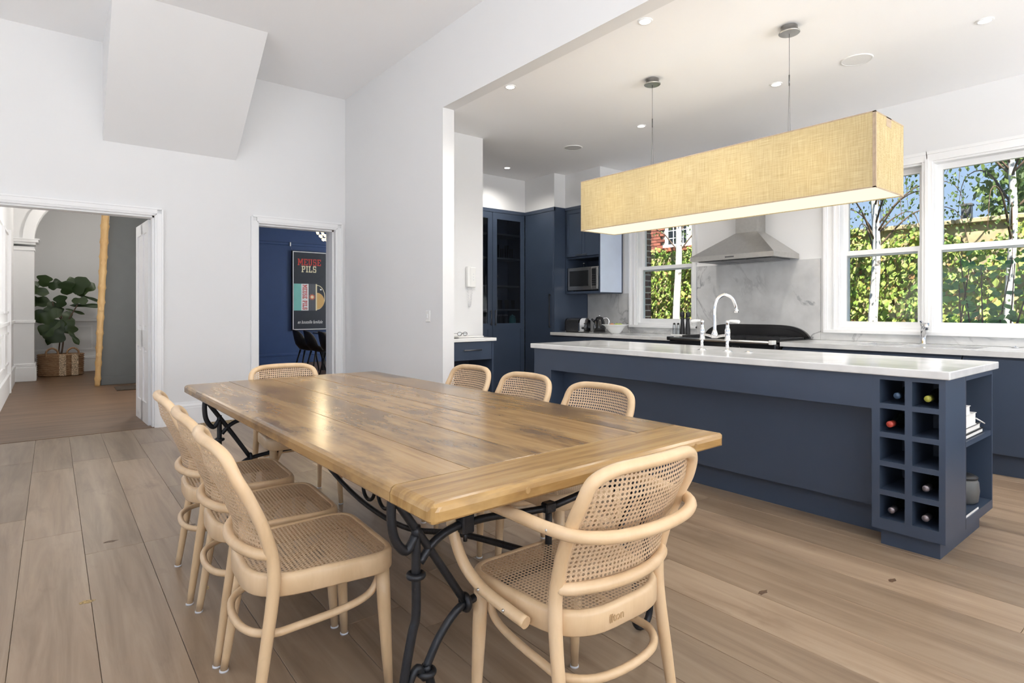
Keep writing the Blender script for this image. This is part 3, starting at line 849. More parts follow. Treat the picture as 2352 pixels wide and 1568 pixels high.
# extractor hood
t = thing('range_hood', 'stainless steel canopy range hood on the wall above the cooker', 'range hood', (5.8, 3.3, 1.72))
HY0, HY1, HX = 2.828, 3.772, 5.52
DY0, DY1, DX = 3.19, 3.435, 5.87
HB, HT, HP = 1.725, 1.775, 2.035
part('lip', MB().box(HX, XW - 0.001, HY0, HY1, HB, HT), STEEL, t)
part('canopy', MB().add([(HX, HY0, HT), (XW - 0.001, HY0, HT), (XW - 0.001, HY1, HT), (HX, HY1, HT), (DX, DY0, HP), (XW - 0.001, DY0, HP), (XW - 0.001, DY1, HP), (DX, DY1, HP)],
                        [(0, 1, 5, 4), (1, 2, 6, 5), (2, 3, 7, 6), (3, 0, 4, 7), (4, 5, 6, 7)]), STEEL, t)
part('duct', MB().box(DX, XW - 0.001, DY0, DY1, HP, 2.86), STEEL, t)
for k in range(3):
    ya = HY0 + 0.06 + k * 0.28
    part('filter', MB().bbox(HX + 0.07, XW - 0.07, ya, ya + 0.265, HB - 0.008, HB - 0.0005, 0.003, 1), DKSTEEL, t)
part('button_strip', MB().box(HX - 0.003, HX, 3.25, 3.35, HB + 0.018, HB + 0.032), DKSTEEL, t)

# ------------------------------------------------------------------ island bench
IX0, IX1, IY0, IY1, IH = 3.26, 4.14, 0.832, 3.84, 0.905
t = thing('marble_island_top', 'long white marble top of the navy island bench', 'benchtop', (3.7, 2.33, 0.865))
part('slab', MB().bbox(IX0, IX1, IY0, IY1, 0.865, IH, 0.005, 2), MARBLE, t)
BX0, BX1 = 3.285, 4.12
BY0, BY1 = 0.856, 3.815
isl = t = thing('island_bench', 'navy island bench with built-in wine rack and recessed knee space', 'island', (3.7, 2.3, 0))
RKY = 1.168
part('side_panel', MB().box(BX0, BX1, 3.60, BY1, 0.0, 0.864), NAVY, t)
part('apron', MB().box(BX0, BX0 + 0.022, RKY, 3.60, 0.69, 0.864), NAVY, t)
part('recess_soffit', MB().box(BX0 + 0.022, BX0 + 0.15, RKY, 3.60, 0.69, 0.712), NAVY, t)
part('recess_panel', MB().box(BX0 + 0.15, BX0 + 0.17, RKY, 3.60, 0.15, 0.69), NAVY, t)
part('kickboard', MB().box(BX0 + 0.20, BX0 + 0.22, RKY, 3.60, 0.0, 0.15), NAVY, t)
part('carcass', MB().box(BX0 + 0.225, BX1 - 0.02, RKY, 3.60, 0.0, 0.864), NAVY_IN, t)
part('rear_panel', MB().box(BX1 - 0.018, BX1, RKY, 3.60, 0.1, 0.864), NAVY, t)
# wine rack: frame bars with open cells behind
rk = thing('wine_rack', 'navy wine rack of ten square pigeonholes at the island end', 'wine rack', (3.5, 1.04, 0))
ZB0, ZB1 = 0.085, 0.864
cols = [(0.882, 0.991), (1.022, 1.132)]
rows = []
ztop = 0.842; ch = 0.119; gap = 0.0265
for k in range(5):
    rows.append((ztop - ch - k * (ch + gap), ztop - k * (ch + gap)))
RD = 0.315
holes = [(c0, c1, r0, r1) for (c0, c1) in cols for (r0, r1) in rows]
mb = MB()
for (a, b, c, d_) in rects_minus(BY0, RKY, ZB0, ZB1, holes): mb.box(BX0, BX0 + RD, a, b, c, d_)
part('grid', mb, NAVY, rk)
part('back_board', MB().box(BX0 + RD, BX0 + RD + 0.016, BY0, RKY, ZB0, ZB1), NAVY_IN, rk)
part('plinth', MB().box(BX0 + 0.035, BX1 - 0.13, BY0 + 0.03, RKY - 0.03, 0, ZB0), NAVY, isl)
# end shelving
sh = thing('end_shelf', 'open navy bookshelf niche in the island end beside the wine rack', 'shelf', (3.85, 1.0, 0.185))
SX0 = BX0 + RD + 0.018
part('base_board', MB().box(SX0, BX1, BY0, RKY, ZB0, ZB0 + 0.05), NAVY, sh)
part('shelf', MB().box(SX0, BX1 - 0.016, BY0 + 0.004, RKY - 0.02, 0.495, 0.522), NAVY, sh)
part('side_board', MB().box(BX1 - 0.016, BX1, BY0, RKY, ZB0 + 0.05, ZB1), NAVY, sh)
part('back_board', MB().box(SX0, BX1 - 0.016, RKY - 0.018, RKY, ZB0 + 0.05, ZB1), NAVY_IN, sh)
part('face_frame', MB().box(SX0, BX1 - 0.016, BY0, BY0 + 0.02, 0.835, ZB1), NAVY, sh)
# bottles
def bottle(row, col, cap, label, r=0.037, out=0.0, dx=0.0):
    c0, c1 = cols[col]; r0 = rows[row][0]
    yc = (c0 + c1) / 2 + dx
    zc = r0 + r + 0.0015
    xm = BX0 + 0.035 - out
    t = thing('wine_bottle', label, 'bottle', (xm, yc, r0), group='wine bottles lying in the island rack')
    prof = [(0.0145, 0.0), (0.0148, 0.004), (0.0145, 0.06), (0.0155, 0.10), (r * 0.6, 0.125), (r * 0.95, 0.155), (r, 0.17), (r, 0.258), (r * 0.95, 0.262)]
    part('glass', MB().lathe([(p, q) for p, q in prof], (xm, yc, zc), 20, True, 'x'), BOTTLE, t)
    part('capsule', MB().lathe([(0.0001, -0.0015), (0.0152, -0.001), (0.0158, 0.002), (0.0155, 0.055)], (xm, yc, zc), 20, True, 'x'), cap, t)
bottle(0, 1, BLUECAP, 'bottle with a dark blue cap in the top left pigeonhole', dx=-0.01)
bottle(0, 0, YELCAP, 'bottle with a yellow green capsule in the top right pigeonhole')
bottle(1, 1, REDCAP, 'bottle with a red wax neck sticking out of the second row', r=0.040, out=0.03, dx=0.012)
bottle(3, 0, SILCAP, 'bottle with a silver capsule in the fourth row, right column', dx=0.008)
bottle(4, 1, SILCAP, 'silver capped bottle in the bottom left pigeonhole', dx=0.015)
bottle(4, 0, SILCAP, 'silver capped bottle in the bottom right pigeonhole', dx=0.01)
# books in the niche
def book(x0, x1, y0, y1, z0, z1, cov, label):
    t = thing('book', label, 'book', ((x0 + x1) / 2, (y0 + y1) / 2, z0), group='books lying on the island shelf')
    c = 0.003
    part('cover', MB().box(x0, x1, y0, y1, z0, z0 + c).box(x0, x1, y0, y1, z1 - c, z1).box(x0, x0 + c, y0, y1, z0, z1), cov, t)
    part('pages', MB().box(x0 + c, x1 - 0.004, y0 + 0.004, y1 - 0.004, z0 + c, z1 - c), PAPER, t)
book(3.66, 4.01, 0.872, 1.10, 0.523, 0.547, BLACKM, 'thin black book at the bottom of the island shelf pile')
book(3.66, 3.975, 0.876, 1.09, 0.548, 0.578, GREYPOT, 'dark grey book second from the bottom on the island shelf')
book(3.66, 3.90, 0.878, 1.07, 0.579, 0.642, PAPER, 'thick white book on the island shelf pile')
book(3.65, 3.80, 0.880, 1.05, 0.643, 0.688, PAPER, 'small white book on top of the island shelf pile')
single('reed_stick', MB().cyl((3.92, 0.885, 0.606), (4.04, 0.875, 0.566), 0.004, 0.004, 8), PAPER, 'white stick leaning on the island shelf books', 'stick', (3.98, 0.88, 0.58))
c = (3.93, 0.945, 0.1355)
t = thing('stone_jar', 'round dark grey jar with a lid at the bottom of the island shelf', 'jar', c)
part('body', MB().lathe([(0.05, 0), (0.068, 0.015), (0.074, 0.07), (0.07, 0.12), (0.06, 0.135)], c, 24), GREYPOT, t)
part('lid', MB().lathe([(0.066, 0.136), (0.068, 0.146), (0.05, 0.156), (0.0001, 0.16)], c, 24), BLACKM, t)
t = thing('serving_tray', 'thin tray with a white rim at the bottom of the island shelf', 'tray', (3.75, 0.87, 0.1355))
part('rim', MB().box(3.63, 3.86, 0.860, 0.863, 0.1355, 0.145), PAPER, t)
part('base', MB().box(3.63, 3.86, 0.863, 0.868, 0.1355, 0.138), NAVY, t)
# bridge tap with porcelain levers
FX, FY = 3.675, 2.31
t = thing('bridge_tap', 'chrome bridge tap with swan neck and white porcelain levers on the island', 'tap', (FX, FY, IH))
br = part('bridge', MB().tube(catmull([(FX, FY - 0.1, IH + 0.115), (FX, FY - 0.05, IH + 0.108), (FX, FY, IH + 0.098), (FX, FY + 0.05, IH + 0.108), (FX, FY + 0.1, IH + 0.115)], 4), 0.009, 12), CHROME, t)
for s in (-1, 1):
    yy = FY + s * 0.1
    l = part('pillar', MB().lathe([(0.032, 0), (0.032, 0.004), (0.012, 0.010), (0.011, 0.03)], (FX, yy, IH), 18).tube(catmull([(FX, yy, IH + 0.02), (FX - 0.004, yy, IH + 0.05), (FX, yy, IH + 0.085)], 4), 0.011, 12)
             .lathe([(0.02, 0.075), (0.021, 0.085), (0.017, 0.1), (0.019, 0.12), (0.019, 0.15), (0.013, 0.165), (0.012, 0.19), (0.015, 0.2), (0.014, 0.215), (0.0001, 0.22)], (FX, yy, IH), 18), CHROME, t)
    part('lever', MB().tube([(FX, yy, IH + 0.207), (FX, yy + s * 0.02, IH + 0.212), (FX, yy + s * 0.06, IH + 0.21), (FX, yy + s * 0.085, IH + 0.207), (FX, yy + s * 0.09, IH + 0.206)], [0.006, 0.008, 0.011, 0.012, 0.006], 12), PORCELAIN, l)
sp = [(FX, FY, IH + 0.10), (FX, FY, IH + 0.20), (FX, FY, IH + 0.30), (FX + 0.02, FY - 0.008, IH + 0.365), (FX + 0.075, FY - 0.03, IH + 0.397), (FX + 0.13, FY - 0.055, IH + 0.375), (FX + 0.158, FY - 0.067, IH + 0.32), (FX + 0.163, FY - 0.07, IH + 0.285)]
n = part('spout', MB().tube(catmull(sp, 6), 0.012, 14).lathe([(0.022, 0.09), (0.022, 0.12), (0.016, 0.14), (0.013, 0.15)], (FX, FY, IH), 18).cyl((FX + 0.163, FY - 0.07, IH + 0.295), (FX + 0.164, FY - 0.07, IH + 0.27), 0.016), CHROME, t)
single('air_switch', MB().lathe([(0.028, 0), (0.028, 0.003), (0.018, 0.005), (0.016, 0.010), (0.0001, 0.011)], (3.70, 2.07, IH), 20), CHROME, 'flat chrome button on the island top right of the tap', 'button', (3.70, 2.07, IH))

# ------------------------------------------------------------------ things on the back bench
BXc, BYc = 5.60, 4.93
t = thing('fruit_bowl', 'white scalloped bowl with apples on the bench below the small window', 'bowl', (BXc, BYc, HC))
mb = MB(); rings = []
for (r, z) in [(0.0, 0.006), (0.055, 0.0), (0.06, 0.004), (0.075, 0.02), (0.11, 0.07), (0.135, 0.10), (0.165, 0.112), (0.163, 0.117), (0.13, 0.108), (0.10, 0.07), (0.06, 0.02), (0.0, 0.014)]:
    ring = []
    for k in range(48):
        a = 2 * PI * k / 48
        w = 1 + (0.035 * math.cos(8 * a) if r > 0.12 else 0)
        ring.append((BXc + r * w * math.cos(a), BYc + r * w * math.sin(a), HC + z))
    rings.append(ring)
mb.loft(rings)
part('bowl', mb, PORCELAIN, t)
for k, (dx, dy, mt, lb) in enumerate([(0.035, -0.05, FRUITG, 'green apple at the right in the white bowl'), (-0.01, 0.045, FRUITR, 'blush red apple at the left in the white bowl'), (0.055, 0.02, FRUITG, 'green apple behind in the white bowl')]):
    c = (BXc + dx, BYc + dy, HC + 0.098)
    a = thing('apple', lb, 'apple', (c[0], c[1], c[2] - 0.036), group='apples in the white bowl')
    part('flesh', MB().ball(c, 0.037, 16, 10, sz=0.92), mt, a)
    part('stem', MB().cyl((c[0], c[1], c[2] + 0.03), (c[0] + 0.004, c[1], c[2] + 0.046), 0.002), TWIG, a)
# toaster
t = thing('toaster', 'black and chrome four slice toaster beside the kettle', 'toaster', (5.56, 5.56, HC))
TX0, TX1, TY0, TY1 = 5.46, 5.66, 5.42, 5.70
o_ = rounded_poly([(TX0, 0), (TX1, 0), (TX1, 0.175), (TX0, 0.175)], [0.01, 0.01, 0.06, 0.06], 6)
part('shell', MB().prism([(p[0], HC + 0.015 + p[1]) for p in o_], TY0 + 0.02, TY1 - 0.02, 'y'), DKSTEEL, t)
for ya, yb in ((TY0, TY0 + 0.022), (TY1 - 0.022, TY1)):
    part('end_cap', MB().prism([(TX0 - 0.003 + (p[0] - TX0) * 1.03, HC + 0.012 + p[1] * 1.02) for p in o_], ya, yb, 'y'), CHROME if ya == TY0 else BLACK, t)
part('base', MB().box(TX0 + 0.01, TX1 - 0.01, TY0 + 0.01, TY1 - 0.01, HC, HC + 0.016), BLACKM, t)
for k in range(2):
    xx = 5.515 + k * 0.07
    part('slot', MB().box(xx, xx + 0.028, TY0 + 0.05, TY1 - 0.05, HC + 0.188, HC + 0.192), BLACKM, t)
part('lever', MB().bbox(5.55, 5.58, TY0 - 0.02, TY0, HC + 0.11, HC + 0.125, 0.004, 1), BLACK, t)
part('dial', MB().cyl((5.515, TY0, HC + 0.06), (5.515, TY0 - 0.012, HC + 0.06), 0.014), BLACK, t)
# kettle
c = (5.74, 5.33, HC)
t = thing('kettle', 'glossy black kettle with curved handle between toaster and white bowl', 'kettle', c)
part('body', MB().lathe([(0.075, 0.02), (0.08, 0.03), (0.078, 0.08), (0.066, 0.15), (0.052, 0.185), (0.045, 0.19)], c, 28), BLACK, t)
part('base', MB().lathe([(0.078, 0), (0.08, 0.004), (0.08, 0.018), (0.075, 0.02)], c, 28), BLACKM, t)
ld = part('lid', MB().lathe([(0.046, 0.19), (0.044, 0.2), (0.03, 0.208), (0.0001, 0.211)], c, 24), BLACK, t)
part('knob', MB().lathe([(0.008, 0.209), (0.012, 0.222), (0.009, 0.23), (0.0001, 0.232)], c, 14), CHROME, ld)
part('spout', MB().tube([(c[0] - 0.04, c[1] + 0.04, c[2] + 0.14), (c[0] - 0.07, c[1] + 0.065, c[2] + 0.172), (c[0] - 0.078, c[1] + 0.072, c[2] + 0.178)], [0.02, 0.013, 0.012], 10), BLACK, t)
part('handle', MB().tube(catmull([(c[0] + 0.03, c[1] - 0.035, c[2] + 0.185), (c[0] + 0.06, c[1] - 0.07, c[2] + 0.195), (c[0] + 0.085, c[1] - 0.09, c[2] + 0.16), (c[0] + 0.08, c[1] - 0.085, c[2] + 0.09), (c[0] + 0.055, c[1] - 0.06, c[2] + 0.05)], 5), 0.010, 10), CHROME, t)
# mills on a little tray
t = thing('mill_tray', 'small white tray under the pepper mills beside the cooker', 'tray', (5.84, 4.08, HC))
part('tray', MB().bbox(5.78, 5.90, 3.96, 4.22, HC, HC + 0.012, 0.004, 2), PORCELAIN, t)
def mill(x, y, h, mat, label):
    b = (x, y, HC + 0.0125)
    t = thing('pepper_mill', label, 'mill', b, group='black pepper mills on the tray')
    part('body', MB().lathe([(0.028, 0), (0.029, 0.004), (0.027, 0.3 * h), (0.022, 0.5 * h), (0.019, 0.62 * h), (0.024, 0.7 * h), (0.024, 0.73 * h)], b, 18), mat, t)
    part('head', MB().lathe([(0.02, 0.735 * h), (0.023, 0.76 * h), (0.026, 0.86 * h), (0.022, 0.95 * h), (0.0001, 0.965 * h)], b, 18), mat, t)
    part('knob', MB().lathe([(0.005, 0.962 * h), (0.007, 0.98 * h), (0.0001, h)], b, 10), STEEL, t)
mill(5.845, 4.10, 0.27, BLACKM, 'left black pepper mill beside the window frame')
mill(5.835, 4.02, 0.27, BLACKM, 'right black pepper mill against the white window frame')
for k, (y, lb) in enumerate([(4.20, 'left clear glass shaker beside the black mills'), (4.145, 'right clear glass shaker nearest the black mills')]):
    b = (5.825, y, HC + 0.0125)
    t = thing('glass_shaker', lb, 'shaker', b, group='glass shakers on the tray')
    part('body', MB().lathe([(0.02, 0), (0.021, 0.004), (0.018, 0.1), (0.014, 0.115)], b, 16), CLEAR, t)
    part('cap', MB().lathe([(0.015, 0.115), (0.015, 0.128), (0.006, 0.133), (0.0001, 0.134)], b, 16), BLACKM, t)
# glassware in the dresser
ORD = ['leftmost', 'second from left', 'third from left', 'fourth from left', 'fifth from left', 'sixth from left', 'rightmost']
def tumbler(x, y, z, r, h, label, grp, mat=CLEAR):
    t = thing('drinking_glass', label, 'glass', (x, y, z), group=grp)
    part('cup', MB().lathe([(r * 0.75, 0.0), (r * 0.8, 0.004), (r, h), (r * 0.93, h), (r * 0.74, 0.008), (0.0001, 0.008)], (x, y, z), 14), mat, t)
for k in range(7):
    tumbler(4.90 + k * 0.062, 6.60 + 0.06 * (k % 2), 1.2115, 0.027, 0.13, 'clear tumbler on the lower glass cabinet shelf, %s of seven' % ORD[k], 'tumblers on the lower cabinet shelf')
for k in range(5):
    tumbler(4.91 + k * 0.085, 6.62, 1.9415, 0.033, 0.19 if k in (1, 3) else 0.14, 'tall clear glass on the middle glass cabinet shelf, %s of five' % (ORD[k] if k < 4 else 'rightmost'), 'tall glasses on the middle cabinet shelf')
c = (5.245, 6.58, 0.9815)
t = thing('teal_jar', 'teal glazed jar at the bottom of the glass cabinet', 'jar', c)
part('body', MB().lathe([(0.04, 0), (0.05, 0.01), (0.052, 0.08), (0.042, 0.11), (0.036, 0.12)], c, 20), TEAL, t)
part('lid', MB().lathe([(0.04, 0.121), (0.04, 0.13), (0.01, 0.14), (0.008, 0.15), (0.0001, 0.155)], c, 20), TEAL, t)
for k in range(4):
    cc = (4.92 + k * 0.075, 6.62, 0.9815)
    t = thing('storage_canister', 'dark canister at the bottom of the glass cabinet, %s of four' % (ORD[k] if k < 3 else 'rightmost'), 'canister', cc, group='dark canisters in the glass cabinet')
    part('body', MB().lathe([(0.032, 0), (0.033, 0.004), (0.033, 0.13)], cc, 16), BLACKM, t)
    part('lid', MB().lathe([(0.034, 0.131), (0.034, 0.15), (0.01, 0.153), (0.0001, 0.16)], cc, 16), DKSTEEL, t)

# ------------------------------------------------------------------ desk niche behind the pier
DYF, DZ = 4.69, 0.915
t = thing('desk_niche', 'narrow navy desk with white top and drawer beside the white pier', 'desk', (3.25, 4.9, 0))
part('top', MB().bbox(XP1 + 0.001, 3.535, DYF, 5.145, DZ - 0.032, DZ, 0.003, 1), PORCELAIN, t)
d = part('drawer', MB().bbox(XP1 + 0.004, 3.485, DYF + 0.018, DYF + 0.038, 0.70, DZ - 0.036, 0.002, 1), NAVY, t)
part('handle', MB().cyl((3.13, DYF - 0.012, 0.80), (3.34, DYF - 0.012, 0.80), 0.006).cyl((3.15, DYF - 0.012, 0.80), (3.15, DYF + 0.02, 0.80), 0.005).cyl((3.32, DYF - 0.012, 0.80), (3.32, DYF + 0.02, 0.80), 0.005), DKSTEEL, d)
part('drawer_box', MB().box(XP1 + 0.01, 3.48, DYF + 0.039, 5.12, 0.71, DZ - 0.034), NAVY_IN, t)
part('side_panel', MB().box(3.488, 3.508, DYF + 0.018, 5.144, 0.0, DZ - 0.033), NAVY, t)
part('back_panel', MB().box(XP1 + 0.002, 3.487, 5.125, 5.144, 0.0, 0.70), NAVY_IN, t)
# things on the desk
t = thing('notepad', 'open white notepad lying on the narrow desk', 'notepad', (3.36, 4.93, DZ))
part('sheets', MB().box(3.17, 3.48, 4.84, 5.04, DZ + 0.003, DZ + 0.014), PAPER, t)
part('cover', MB().box(3.168, 3.482, 4.838, 5.042, DZ + 0.0005, DZ + 0.003), DKSTEEL, t)
t = thing('eyeglasses', 'pair of dark framed glasses on the desk notepad', 'glasses', (3.30, 4.98, DZ + 0.0145))
gz = DZ + 0.018
for s in (-1, 1):
    cx_ = 3.30 + s * 0.034
    rim = part('rim', MB().tube([(cx_ + 0.026 * math.cos(2 * PI * k / 16), 4.965, gz + 0.017 + 0.019 * math.sin(2 * PI * k / 16)) for k in range(16)], 0.0024, 8, True), BLACKM, t)
    part('lens', MB().lathe([(0.0001, 0), (0.024, 0.001)], (cx_, 4.965, gz + 0.017), 16, True, 'y', 1, 0.75, False), CLEAR, rim)
    part('temple', MB().tube([(cx_ + s * 0.026, 4.965, gz + 0.022), (cx_ + s * 0.03, 5.05, gz + 0.018), (cx_ + s * 0.028, 5.09, gz + 0.002)], 0.002, 8), BLACKM, t)
part('bridge', MB().tube([(3.292, 4.965, gz + 0.024), (3.30, 4.965, gz + 0.028), (3.308, 4.965, gz + 0.024)], 0.002, 8), BLACKM, t)
t = thing('desk_handset', 'black handset standing in a charging cradle on the desk', 'phone', (3.035, 4.86, DZ))
part('cradle', MB().bbox(3.0, 3.07, 4.80, 4.90, DZ + 0.0005, DZ + 0.02, 0.006, 2), BLACKM, t)
part('handset', MB().tube([(3.035, 4.855, DZ + 0.018), (3.035, 4.862, DZ + 0.07), (3.033, 4.872, DZ + 0.12)], [0.016, 0.022, 0.02], 12, flat=0.6), BLACK, t)
part('cable', MB().tube(catmull([(3.05, 4.80, DZ + 0.005), (3.09, 4.77, DZ + 0.004), (3.14, 4.79, DZ + 0.004)], 5), 0.003, 8), BLACKM, t)
# intercom
t = thing('intercom', 'white wall intercom handset with coiled cord on the nib wall', 'intercom', (3.51, 5.146, 1.44))
iy = 5.146
bs = part('base', MB().bbox(3.49, 3.575, iy - 0.03, iy, 1.44, 1.655, 0.006, 2), PORCELAIN, t)
part('handset', MB().bbox(3.455, 3.495, iy - 0.055, iy - 0.004, 1.438, 1.66, 0.010, 3), PORCELAIN, t)
for k in range(3):
    part('button', MB().cyl((3.545, iy - 0.03, 1.52 + 0.03 * k), (3.545, iy - 0.034, 1.52 + 0.03 * k), 0.006), PADWHITE, bs)
cord = []
for k in range(200):
    a = k / 199
    base = Vector((3.475 + 0.055 * a, iy - 0.022, 1.438 - 0.42 * a * (1 - a) * 2.0))
    cord.append(base + Vector((0.006 * math.cos(a * 150), 0.006 * math.sin(a * 150), 0)))
part('cord', MB().tube(cord, 0.0022, 6), PADWHITE, t)
# switches
def switch(name, label, c, axis):
    t = thing(name, label, 'switch', c)
    if axis == 'x':
        p = part('plate', MB().bbox(c[0] - 0.008, c[0], c[1] - 0.038, c[1] + 0.038, c[2] - 0.055, c[2] + 0.055, 0.003, 2), PORCELAIN, t)
        part('rocker', MB().bbox(c[0] - 0.013, c[0] - 0.008, c[1] - 0.012, c[1] + 0.012, c[2] - 0.02, c[2] + 0.02, 0.002, 1), W_TRIM, p)
    else:
        p = part('plate', MB().bbox(c[0] - 0.06, c[0] + 0.06, c[1] - 0.008, c[1], c[2] - 0.038, c[2] + 0.038, 0.003, 2), PORCELAIN, t)
        part('rocker', MB().bbox(c[0] - 0.02, c[0] + 0.02, c[1] - 0.013, c[1] - 0.008, c[2] - 0.012, c[2] + 0.012, 0.002, 1), W_TRIM, p)
switch('light_switch', 'white light switch on the pier wall left of the kitchen', (XP0, 4.85, 1.135), 'x')

# ------------------------------------------------------------------ pendant and ceiling fittings
PX0, PX1, PY0, PY1, PZ0, PZ1 = 3.60, 4.035, 1.262, 3.56, 1.880, 2.308
t = thing('linen_pendant', 'long box pendant lamp with a linen shade above the island', 'pendant lamp', (3.818, 2.41, PZ0))
th = 0.003
s_ = part('shade', MB().box(PX0, PX0 + th, PY0, PY1, PZ0, PZ1).box(PX1 - th, PX1, PY0, PY1, PZ0, PZ1).box(PX0 + th, PX1 - th, PY0, PY0 + th, PZ0, PZ1).box(PX0 + th, PX1 - th, PY1 - th, PY1, PZ0, PZ1), LINEN, t)
e_ = 0.0012
part('hem', MB().box(PX0 - e_, PX0 - 0.0002, PY0 - e_, PY1, PZ0 - 0.001, PZ0 + 0.006).box(PX0 - e_, PX1, PY0 - e_, PY0 - 0.0002, PZ0 - 0.001, PZ0 + 0.006).box(PX0 - e_, PX0 - 0.0002, PY0 - e_, PY1, PZ1 - 0.006, PZ1 + 0.001).box(PX0 - e_, PX1, PY0 - e_, PY0 - 0.0002, PZ1 - 0.006, PZ1 + 0.001), LINENTRIM, s_)
part('corner_seam', MB().box(PX0 - e_, PX0 - 0.0002, PY0 - e_, PY0 + 0.014, PZ0, PZ1).box(PX0 - e_, PX0 + 0.014, PY0 - e_, PY0 - 0.0002, PZ0, PZ1), LINENTRIM, s_)
part('cable_patch', MB().box(PX0 + 0.16, PX0 + 0.235, PY0 - e_, PY0 - 0.0002, PZ1 - 0.055, PZ1), LINENTRIM, s_)
part('diffuser', MB().box(PX0 + th, PX1 - th, PY0 + th, PY1 - th, PZ0 + 0.006, PZ0 + 0.010), DIFFUSER, t)
part('frame', MB().cyl((PX0 + 0.01, 2.96, PZ1 - 0.02), (PX1 - 0.01, 2.96, PZ1 - 0.02), 0.005).cyl((PX0 + 0.01, 1.85, PZ1 - 0.02), (PX1 - 0.01, 1.85, PZ1 - 0.02), 0.005), STEEL, t)
for yy in (2.965, 1.85):
    cn = part('canopy', MB().lathe([(0.062, 0.0), (0.066, 0.003), (0.066, 0.008), (0.052, 0.012), (0.052, 0.045), (0.046, 0.05)], (3.818, yy, ZK - 0.05), 28), STEEL, t)
    part('wire', MB().cyl((3.818, yy, ZK - 0.05), (3.818, yy, PZ1 + 0.42), 0.0015, n=6).cyl((3.818, yy, PZ1 + 0.42), (3.80, yy, PZ1 - 0.02), 0.001, n=6).cyl((3.818, yy, PZ1 + 0.42), (3.836, yy, PZ1 - 0.02), 0.001, n=6).cyl((3.818, yy, PZ1 + 0.37), (3.818, yy, PZ1 + 0.44), 0.004), DKSTEEL, t)
for k in range(4):
    bl = bpy.data.lights.new('bulb', 'POINT'); bl.energy = 3.0; bl.color = (1.0, 0.94, 0.84); bl.shadow_soft_size = 0.035
    o = link('bulb', bl, t); o.location = (0, 1.62 + k * 0.527 - 2.41, 0.19)
lab = ['recessed downlight above the island front, nearest the camera', 'recessed downlight on the kitchen ceiling beside the white pier', 'recessed downlight at the far right of the kitchen ceiling', 'recessed downlight between the two pendant canopies near the windows', 'recessed downlight left of the far pendant canopy', 'recessed downlight nearest the glazed cabinets']
for k, (x_, y_) in enumerate([(3.016, 2.40), (3.014, 3.81), (4.735, 1.023), (4.709, 2.39), (4.699, 3.788), (4.693, 5.997)]):
    t = thing('downlight', lab[k], 'downlight', (x_, y_, ZK - 0.006), group='recessed kitchen downlights')
    part('ring', MB().lathe([(0.036, 0.0), (0.046, 0.0), (0.049, 0.003), (0.049, 0.006), (0.036, 0.006), (0.036, 0.0)], (x_, y_, ZK - 0.006), 28, cap=False), W_TRIM, t)
    dl = bpy.data.lights.new('lamp', 'SPOT'); dl.energy = 48; dl.color = (1.0, 0.95, 0.88); dl.spot_size = math.radians(150); dl.spot_blend = 0.8; dl.shadow_soft_size = 0.04
    ol_ = link('lamp', dl, t); ol_.location = (0, 0, -0.012)
    part('lens', MB().lathe([(0.0001, 0), (0.036, 0.0)], (x_, y_, ZK - 0.003), 28, cap=False), DOWNL, t)
for (x_, y_, lb) in ((4.724, 1.781, 'round white ceiling speaker near the pendant lamp'), (4.71, 4.786, 'round ceiling speaker near the glazed cabinets')):
    t = thing('ceiling_speaker', lb, 'speaker', (x_, y_, ZK - 0.006), group='ceiling speakers')
    part('rim', MB().lathe([(0.098, 0.0), (0.106, 0.0), (0.108, 0.003), (0.108, 0.006), (0.098, 0.006), (0.098, 0)], (x_, y_, ZK - 0.006), 36, cap=False), W_TRIM, t)
    part('grille', MB().lathe([(0.0001, 0), (0.098, 0.0)], (x_, y_, ZK - 0.004), 36, cap=False), plain('speaker_grille' + lb[:3], (0.60, 0.60, 0.60) if y_ > 4 else (0.80, 0.80, 0.80), 0.8, noise=0.05, nscale=300), t)

